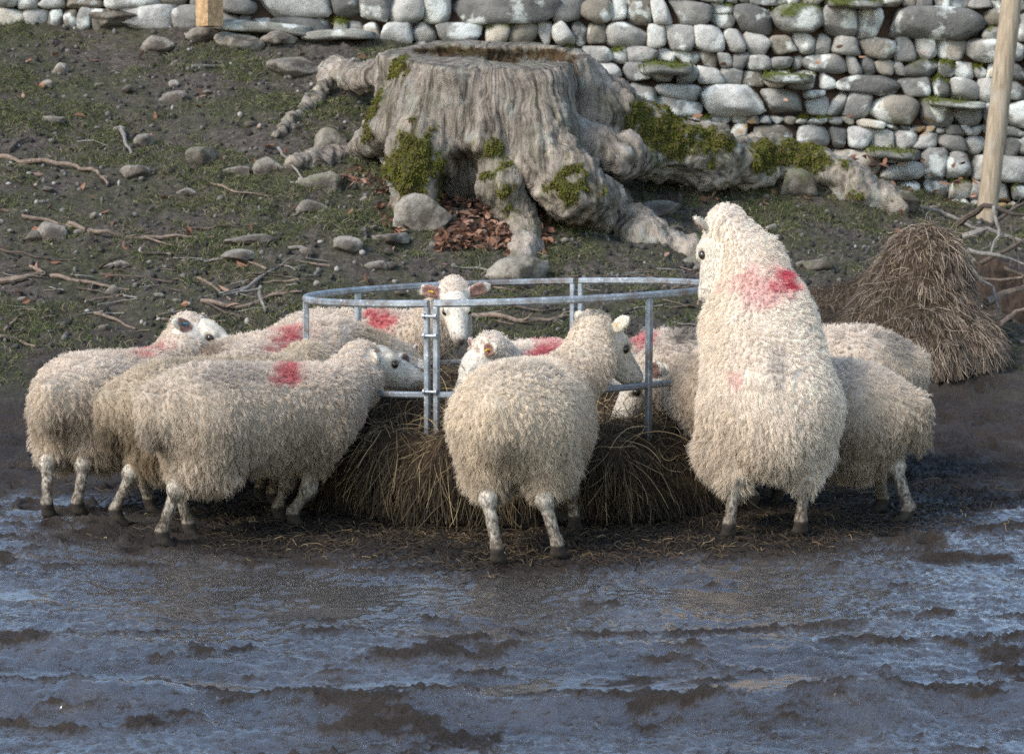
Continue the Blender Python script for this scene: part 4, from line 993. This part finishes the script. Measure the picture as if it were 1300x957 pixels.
# ------------------------------------------------------------------ rocks on the bank
ROCKS = [ # px, py, radius m, squash, tone, moss, label
 (535, 268, .20, .8, .36, .0, 'large pale boulder at the foot of the left mossy root of the stump'),
 (418, 182, .17, .85, .34, .3, 'upright rounded rock left of the stump, moss at its base'),
 (405, 228, .15, .7, .38, .4, 'pale rock below the upright rounded one, left of the stump'),
 (183, 178, .085, .8, .34, 0, 'rounded grey stone on the grass beside a short stick'),
 (300, 217, .135, .35, .30, 0, 'flat grey slab on the slope left of the stump'),
 (176, 217, .13, .45, .30, 0, 'broad buff stone half buried in the slope'),
 (68, 292, .12, .7, .38, 0, 'whitish lumpy rock between two branches at the far left'),
 (48, 298, .085, .6, .22, 0, 'dark stone leaning on the whitish lumpy rock'),
 (78, 88, .075, .9, .40, 0, 'small pale upright stone high on the left of the slope'),
 (60, 106, .05, .9, .46, 0, 'tiny white stone below the small pale upright one'),
 (67, 151, .10, .45, .34, 0, 'grey stone on the grass at the left, midway up the slope'),
 (218, 122, .12, .6, .32, 0, 'wedge shaped stone high on the left slope'),
 (221, 107, .045, 1.0, .42, 0, 'small white stone on top of the wedge shaped stone'),
 (199, 54, .13, .6, .34, 0, 'round light rock near the top of the bank, left of the wooden post'),
 (300, 50, .22, .45, .32, .1, 'long grey rock at the top of the bank by the wall'),
 (262, 42, .16, .5, .30, 0, 'low rock under the wooden post at the top of the bank'),
 (375, 78, .24, .4, .27, .2, 'big flat brown rock in the turf left of the stump top'),
 (355, 44, .15, .5, .36, 0, 'pale flat rock at the base of the wall'),
 (150, 22, .30, .3, .2, 0, 'long brown slab at the top of the bank, far left'),
 (255, 198, .14, .6, .28, .2, 'brown lump of rock beside the flat grey slab'),
 (340, 210, .11, .7, .32, .1, 'squarish stone right of the flat grey slab'),
 (235, 243, .07, .5, .42, 0, 'pale triangular chip in the middle of the slope'),
 (318, 302, .15, .28, .30, 0, 'long thin flat stone right of the longest branch'),
 (305, 322, .12, .45, .36, 0, 'pale wedge of stone under the long thin flat one'),
 (395, 262, .13, .45, .30, 0, 'flat buff stone below the rocks left of the stump'),
 (437, 308, .11, .5, .38, 0, 'pinkish flat stone below the stump, left side'),
 (480, 335, .08, .6, .38, 0, 'small pink stone in the mud under the stump'),
 (495, 300, .13, .4, .34, 0, 'flat pale stone under the large boulder'),
 (660, 345, .20, .6, .33, .15, 'rounded brown rock in the grass just above the feeder'),
 (1010, 232, .16, .9, .34, .5, 'mossy pale rock below the right hand root'),
 (1030, 205, .15, .8, .38, .6, 'pale rock capped with moss on the right hand root'),
 (920, 225, .09, .7, .30, .2, 'small brown rock in the turf right of the stump'),
 (1140, 252, .20, .45, .35, .2, 'long bare pale rock right of the mossy ones'),
 (1100, 225, .11, .7, .38, .1, 'grey stone at the foot of the wall above the long pale rock'),
 (900, 330, .17, .6, .26, .3, 'low brown rock left of the rearing sheep head'),
 (1040, 335, .15, .6, .26, .4, 'brown rock in front of the hay heap'),
 (835, 262, .16, .4, .32, .1, 'flat root coloured rock right of the stump'),
]
for i, (px, py, r_, sq, tn, ms, lb) in enumerate(ROCKS):
    D = on_ground(px, py + r_ * 90 * sq)
    rock(px, py, D, (r_, r_ * .75, r_ * sq), lb, 300 + i, tone=tn * .85, mossy=ms, group='rocks on the bank', yaw=float(rng.uniform(-.4, .4)), sub=4)
M_PALE = M_STONE
nsm = 0
while nsm < 85:
    px, py = rng.uniform(-20, 1230), rng.uniform(40, 430)
    if py < 45 + max(0, px - 450) * .25 + 25: continue
    if 470 < px < 900 and py < 290: continue
    if px > 1030 and py > 270: continue
    D = on_ground(px, py); s = rng.uniform(.022, .06)
    rock(px, py, D, (s, s * .8, s * rng.uniform(.35, .7)), 'small stone lying on the muddy grass bank' , 900 + nsm, tone=float(rng.uniform(.16, .40)), group='small stones on the bank', name='small_stone', sub=3, cat='stone'); nsm += 1

# grit and crumbs of earth
def build_grit():
    V0, F0 = ico(1); n = 5200; rg = np.random.default_rng(31)
    y = rg.uniform(12.9, 18, n); x = rg.uniform(-1, 1, n) * y * .24; z = gz(x, y); s = rg.uniform(.005, .022, n) * (1 + (y < 13) * .1)
    V = V0[None] * s[:, None, None] * rg.uniform(.6, 1.3, (n, 1, 3)) * (1 + rg.normal(0, .12, (n, len(V0), 1))) + np.stack([x, y, z + s * .3], 1)[:, None]
    Fc = F0[None] + (np.arange(n) * len(V0))[:, None, None]; t = rg.choice([.03, .06, .12, .26], n, p=[.45, .35, .16, .04])
    cols = np.repeat(t, len(V0))[:, None] * np.array([1.05, .95, .85])
    o = mesh_np('gravel', V.reshape(-1, 3), Fc.reshape(-1, 3), mat('grit', .95, attr='col', spec=.1), cols=cols, smooth=False); tag(o, 'crumbs of earth and gravel scattered over the bank', 'gravel', kind='stuff')
build_grit()

# ------------------------------------------------------------------ fallen branches
def wood(nt, p):
    n = noise(nt, 25, 6, .7, stretch=(1, 1, 1)); nt.links.new(mix(nt, attr_out(nt, 'col'), ramp(nt, n.outputs['Fac'], [(.3, (.45, .42, .4)), (.7, (1.3, 1.25, 1.2))]), 1., 'MULTIPLY'), p.inputs['Base Color'])
    bump(nt, p, n.outputs['Fac'], .01, .8)
def wood_mat(name, col):
    def b(nt, p):
        n = noise(nt, 22, 7, .7); nt.links.new(ramp(nt, n.outputs['Fac'], [(.3, tuple(v * .4 for v in col)), (.55, col), (.75, tuple(min(.8, v * 1.5) for v in col))]), p.inputs['Base Color'])
        bump(nt, p, noise(nt, 60, 6, .7).outputs['Fac'], .008, .9)
    return mat(name, .9, spec=.15, build=b)
M_W = [wood_mat('bare_wood', (.19, .14, .105)), wood_mat('barked_wood', (.09, .07, .055)), wood_mat('grey_wood', (.20, .18, .155))]
def branch(pix, r0_, label, mi=0, twigs=1, lift=.012, group='fallen branches on the bank', Ds=None, seed=0, name='fallen_branch', cat='branch'):
    r0 = r0_ * .72; rg = np.random.default_rng(seed + 55); P = []
    for i, (px, py) in enumerate(pix):
        D = Ds[i] if Ds else on_ground(px, py); p = at(px, py, D)
        if not Ds: p[2] += lift + r0 * .5
        P.append(p)
    P = np.array(P); m = 5 * len(P); s = np.linspace(0, len(P) - 1, m); Pp = np.stack([np.interp(s, np.arange(len(P)), P[:, k]) for k in range(3)], 1)
    L = np.linalg.norm(P[-1] - P[0]); wob = np.stack([fbm(P3(s * 1.1 + k * 9, seed * 1.7), 3) for k in range(3)], 1) * min(.05, L * .06); Pp += wob
    b = MB(); b.tube(Pp, np.linspace(r0, r0 * .45, m), 8, rough=.5, seed=seed)
    for k in range(twigs):
        i = int(rg.integers(m // 3, m - 2)); d = unit(Pp[i + 1] - Pp[i]); q = unit(d + rg.normal(0, .55, 3) * [1, .8, .45] + [0, 0, .12]); l = rg.uniform(.08, .3) * min(1, L)
        T = np.array([Pp[i] + q * l * u + rg.normal(0, .006, 3) for u in np.linspace(0, 1, 5)]); b.tube(T, np.linspace(r0 * .5, r0 * .18, 5), 6, rough=.4)
    o = b.build(name, M_W[mi], origin=Pp[0].copy()); return tag(o, label, cat, group)
BR = [
 ([(0, 203), (45, 210), (100, 215), (125, 222), (137, 238)], .024, 'forked pale branch lying at the left edge of the slope', 0, 2),
 ([(10, 196), (22, 184), (36, 178)], .025, 'short thick stick at the far left above the forked branch', 1, 0),
 ([(28, 279), (60, 283), (92, 292)], .020, 'pale stick leading down to the whitish rock at the left', 0, 0),
 ([(88, 287), (120, 298), (160, 304), (215, 306), (272, 306)], .024, 'long pale branch across the middle of the left slope', 0, 2),
 ([(155, 168), (158, 183), (168, 200)], .024, 'short upright stub of wood beside the rounded grey stone', 2, 0),
 ([(98, 183), (118, 181), (138, 188)], .010, 'thin arched twig left of the upright stub', 2, 0),
 ([(0, 362), (28, 358), (56, 352), (38, 342)], .030, 'thick broken branch at the left edge above the sheep', 0, 2),
 ([(65, 353), (110, 362), (165, 372)], .018, 'long brown stick right of the thick broken branch', 0, 1),
 ([(130, 350), (170, 356), (250, 360), (320, 362)], .010, 'thin straight twig above the sheep on the left', 1, 2),
 ([(300, 378), (330, 355), (358, 338), (374, 345)], .015, 'bent twig standing proud left of the feeder rail', 2, 1),
 ([(250, 357), (275, 370), (292, 384)], .014, 'curved twig left of the bent one', 0, 1),
 ([(120, 402), (145, 410), (172, 421)], .018, 'pale stick just above the back of the leftmost sheep', 0, 0),
 ([(0, 432), (25, 436), (45, 444)], .018, 'pale stick at the left edge beside the leftmost sheep', 0, 0),
 ([(5, 425), (14, 415), (22, 408)], .016, 'short stub of stick at the far left edge', 0, 0),
 ([(205, 409), (225, 411)], .016, 'short pale stick above the tagged sheep head', 0, 0),
 ([(255, 388), (300, 395), (345, 380), (384, 376)], .020, 'branch meeting the left end of the feeder rail', 0, 2),
 ([(330, 368), (336, 400)], .018, 'upright broken stick left of the feeder rail', 2, 1),
 ([(260, 386), (290, 402), (326, 412)], .013, 'thin branch sloping down to the sheep backs', 1, 2),
 ([(270, 235), (300, 246), (352, 252)], .012, 'thin pale twig below the flat grey slab', 0, 1),
 ([(352, 190), (365, 208), (384, 228)], .016, 'grey twig curving down left of the stump rocks', 2, 1),
 ([(600, 404), (650, 408), (700, 410), (738, 404)], .022, 'branch lying behind the middle of the feeder', 0, 2),
 ([(640, 390), (690, 398), (730, 395)], .014, 'dark twig just above the branch behind the feeder', 1, 2),
 ([(245, 88), (280, 86), (310, 90)], .018, 'pale root-like stick high on the slope', 2, 1),
 ([(235, 46), (244, 58)], .014, 'small twig near the top of the bank', 2, 0),
 ([(180, 325), (210, 326), (232, 324)], .013, 'brown stick under the long pale branch', 1, 1),
 ([(0, 318), (45, 330), (95, 333)], .010, 'thin dark twig low on the left slope', 1, 1),
 ([(210, 290), (262, 294), (300, 288), (330, 290)], .010, 'thin twig lying against the long thin flat stone', 1, 2),
 ([(1100, 262), (1140, 258), (1200, 275), (1255, 300)], .030, 'thick pale branch at the left of the brush pile', 2, 1),
]
for i, (px, r_, lb, mi, tw) in enumerate(BR): branch(px, r_, lb, mi, tw, seed=i)
BP = [([(1252, 385), (1275, 372), (1310, 362)], [13.2, 13.3, 13.4], .040, 'thickest bare log end in the brush pile at the right edge', 0, 0),
 ([(1215, 285), (1250, 262), (1310, 275)], [14.2, 14.0, 14.0], .030, 'arched branch across the top of the brush pile', 1, 2),
 ([(1230, 318), (1275, 328), (1310, 340)], [13.6, 13.5, 13.5], .018, 'pale thin branch running right out of the brush pile', 2, 2),
 ([(1222, 300), (1255, 290), (1310, 310)], [13.9, 13.9, 13.8], .028, 'grey branch resting under the arched one', 2, 1),
 ([(1262, 262), (1268, 300), (1255, 330)], [13.9, 13.8, 13.7], .016, 'forked twig standing upright in the brush pile', 2, 2),
 ([(1238, 352), (1270, 355), (1310, 352)], [13.4, 13.3, 13.3], .018, 'straight pale stick above the log end', 0, 1),
 ([(1270, 410), (1290, 395), (1310, 388)], [12.9, 13.0, 13.0], .020, 'pale stick below the log end at the right edge', 0, 1),
 ([(1240, 300), (1290, 262), (1310, 255)], [14.1, 14.1, 14.1], .018, 'brown branch rising to the foot of the post', 1, 2),
 ([(1245, 335), (1290, 310), (1310, 300)], [13.7, 13.6, 13.6], .022, 'dark branch crossing the brush pile low down', 1, 2),
 ([(1235, 345), (1262, 365), (1268, 400)], [13.4, 13.3, 13.1], .014, 'twig hanging down the left face of the brush pile', 2, 2),
 ([(1275, 340), (1300, 350), (1315, 375)], [13.4, 13.3, 13.2], .016, 'brown stick poking out at the right edge of the brush pile', 1, 1),
 ([(1285, 285), (1295, 330), (1300, 360)], [13.7, 13.6, 13.5], .012, 'thin upright twig at the right edge', 1, 2)]
for i, (px, Ds, r_, lb, mi, tw) in enumerate(BP): branch(px, r_, lb, mi, tw, seed=70 + i, Ds=Ds, group='branches in the brush pile')
for i in range(90):
    a0 = (rng.uniform(0, 420), rng.uniform(325, 425)) if i < 60 else (rng.uniform(560, 880), rng.uniform(340, 415))
    a = rng.uniform(-.5, .5) + (math.pi if rng.random() < .5 else 0); l = rng.uniform(14, 55)
    branch([a0, (a0[0] + math.cos(a) * l * .5, a0[1] + math.sin(a) * l * .25), (a0[0] + math.cos(a) * l, a0[1] + math.sin(a) * l * .5)], rng.uniform(.004, .012), 'thin broken twig lying in the mud at the foot of the bank', int(rng.integers(0, 3)), int(rng.integers(0, 2)), seed=200 + i, group='twigs at the foot of the bank', name='twig', cat='twig')

# dark brush heap core behind the branches is earth and leaf mould
def heap(px, py, D, r_, label):
    c = at(px, py, D); V, Fc = rock_verts(c, r_, 77, yaw=0, sub=4); V = V * (1 + .15 * fbm(V * 5, 3)[:, None]) + c
    o = mesh_np('soil_heap', V, Fc, mat('leaf_mould', .95, build=lambda nt, p: nt.links.new(ramp(nt, noise(nt, 25, 6, .7).outputs['Fac'], [(.35, (.014, .010, .008)), (.7, (.07, .045, .03))]), p.inputs['Base Color'])), origin=c); tag(o, label, 'soil heap')
heap(1290, 372, 14.0, (.36, .4, .32), 'dark heap of soil and leaf mould under the brush pile')

# ------------------------------------------------------------------ posts
def post(p0, p1, r_, label, m, square=False, nm='wooden_post'):
    p0, p1 = np.array(p0, float), np.array(p1, float); n = 24; P = p0 + (p1 - p0) * np.linspace(0, 1, n)[:, None]
    b = MB(); P = P + np.stack([fbm(P3(np.linspace(0, 3, n), 4), 2) * .01, np.zeros(n), np.zeros(n)], 1)
    b.tube(P, r_, 4 if square else 14, rough=.12 if not square else .05, seed=3)
    o = b.build(nm, m, origin=p0); tag(o, label, 'post')
def pw(nt, p):
    n = noise(nt, 10, 7, .65, stretch=(4, 4, .4)); g = noise(nt, 3.5, 5, .6)
    c = ramp(nt, n.outputs['Fac'], [(.3, (.17, .13, .085)), (.55, (.31, .245, .17)), (.75, (.40, .335, .25))]); c = mix(nt, c, (.30, .28, .24), ramp(nt, g.outputs['Fac'], [(.5, 0.), (.65, .6)]))
    kn = ramp(nt, noise(nt, 7, 2, .5).outputs['Fac'], [(.28, .7), (.33, 0.)]); c = mix(nt, c, (.10, .06, .03), kn)
    nt.links.new(c, p.inputs['Base Color']); bump(nt, p, n.outputs['Fac'], .008, .8)
M_POST = mat('weathered_post_wood', .85, spec=.2, build=pw)
b0 = at(1251, 262, 17.3); t0 = at(1291, -60, 17.45); b0[2] = min(b0[2], gz1(b0[0], b0[1])) - .1
post(b0, t0, .075, 'tall round leaning wooden post against the wall at the right', M_POST)
M_PINE = wood_mat('fresh_pine', (.40, .26, .14))
b1 = at(266, 34, 17.55); post(b1, b1 + [.01, .05, 1.3], .10, 'sawn orange-brown wooden post at the top of the bank on the left', M_PINE, True)

# ------------------------------------------------------------------ leaves and grass
def build_leaves():
    rg = np.random.default_rng(12); pts = []
    def patch(x0, x1, y0, y1, n):
        for _ in range(n): pts.append((rg.uniform(x0, x1), rg.uniform(y0, y1)))
    patch(555, 640, 225, 320, 520); patch(640, 700, 250, 330, 220); patch(690, 740, 245, 290, 120); patch(480, 520, 225, 300, 60); patch(430, 470, 215, 240, 25); patch(0, 1200, 60, 430, 170); patch(840, 1250, 200, 262, 130)
    V, q = [], []
    for i, (px, py) in enumerate(pts):
        D = on_ground(px, py); p = at(px, py, D) + [0, 0, rg.uniform(.003, .035)]; L, W = rg.uniform(.025, .05), rg.uniform(.012, .022)
        A = unit(rg.normal(0, 1, 3) * [1, 1, .5]); B = unit(np.cross(A, rg.normal(0, 1, 3) * [.5, .5, 1])); Nn = np.cross(A, B); cu = rg.uniform(.2, .9)
        b = len(V); V += [p - A * L, p - A * L * .3 + B * W + Nn * cu * W, p - A * L * .3 - B * W + Nn * cu * W, p + A * L * .45 + B * W * .9 + Nn * cu * W, p + A * L * .45 - B * W * .9 + Nn * cu * W, p + A * L, p - A * L * .3, p + A * L * .45]
        q += [(b, b + 1, b + 6, b + 6), (b, b + 6, b + 2, b + 2), (b + 1, b + 3, b + 7, b + 6), (b + 6, b + 7, b + 4, b + 2), (b + 3, b + 5, b + 7, b + 7), (b + 7, b + 5, b + 4, b + 4)]
    n = len(V) // 8; pal = np.array([(.16, .075, .045), (.22, .11, .065), (.10, .05, .032), (.27, .16, .11)]); c = np.repeat(pal[rg.integers(0, 4, n)] * rg.uniform(.6, 1.2, (n, 1)), 8, 0)
    me = bpy.data.meshes.new('fallen_leaves'); me.from_pydata([tuple(v) for v in V], [], [tuple(dict.fromkeys(f)) for f in q]); me.update()
    a = me.attributes.new('col', 'FLOAT_COLOR', 'POINT'); cc = np.ones((len(V), 4), np.float32); cc[:, :3] = c; a.data.foreach_set('color', cc.ravel())
    me.materials.append(mat('dead_leaf', .8, attr='col')); o = bpy.data.objects.new('fallen_leaves', me); COL.objects.link(o); tag(o, 'drift of brown fallen leaves between the stump roots and over the bank', 'leaves', kind='stuff')
build_leaves()
def build_grass():
    rg = np.random.default_rng(41); n = 230000
    y = 12.4 + 5.7 * rg.random(n) ** .85; x = rg.uniform(-1, 1, n) * (y * .235 + .3)
    g = fbm(P3(x * 1.7, y * 1.7), 4, seed=21) + .5 * fbm(P3(x * 7, y * 7), 3, seed=22)
    k = (1 - muddy(x, y) > rg.random(n)) & (sstep(-.16, .38, g) * .92 + .04 > rg.random(n)); x, y, g = x[k], y[k], g[k]; n = len(x)
    z = gz(x, y); a = rg.uniform(0, 6.28, n); L = rg.uniform(.015, .05, n) * (.7 + .6 * sstep(-.1, .4, g)); t = np.linspace(0, 1, 4)
    ln = rg.uniform(.3, 1.3, n)
    X = x[:, None] + np.cos(a)[:, None] * (L * ln)[:, None] * t ** 1.5; Y = y[:, None] + np.sin(a)[:, None] * (L * ln)[:, None] * t ** 1.5; Z = z[:, None] + L[:, None] * (t * .9 - t ** 2 * .35 * ln[:, None])
    pal = np.array([(.055, .068, .024), (.09, .10, .04), (.14, .135, .065), (.22, .185, .11), (.065, .052, .038)]); c = pal[rg.choice(5, n, p=[.34, .26, .14, .12, .14])] * rg.uniform(.7, 1.25, (n, 1))
    o = curves_np('grass', np.stack([X, Y, Z], -1), np.full((n, 4), .0017) * np.array([1, 1, .8, .3]), M_FIB, cols=c); tag(o, 'short cropped muddy grass growing on the bank', 'grass', kind='stuff')
build_grass()
print('litter', time.time() - T0)
print('total', time.time() - T0)
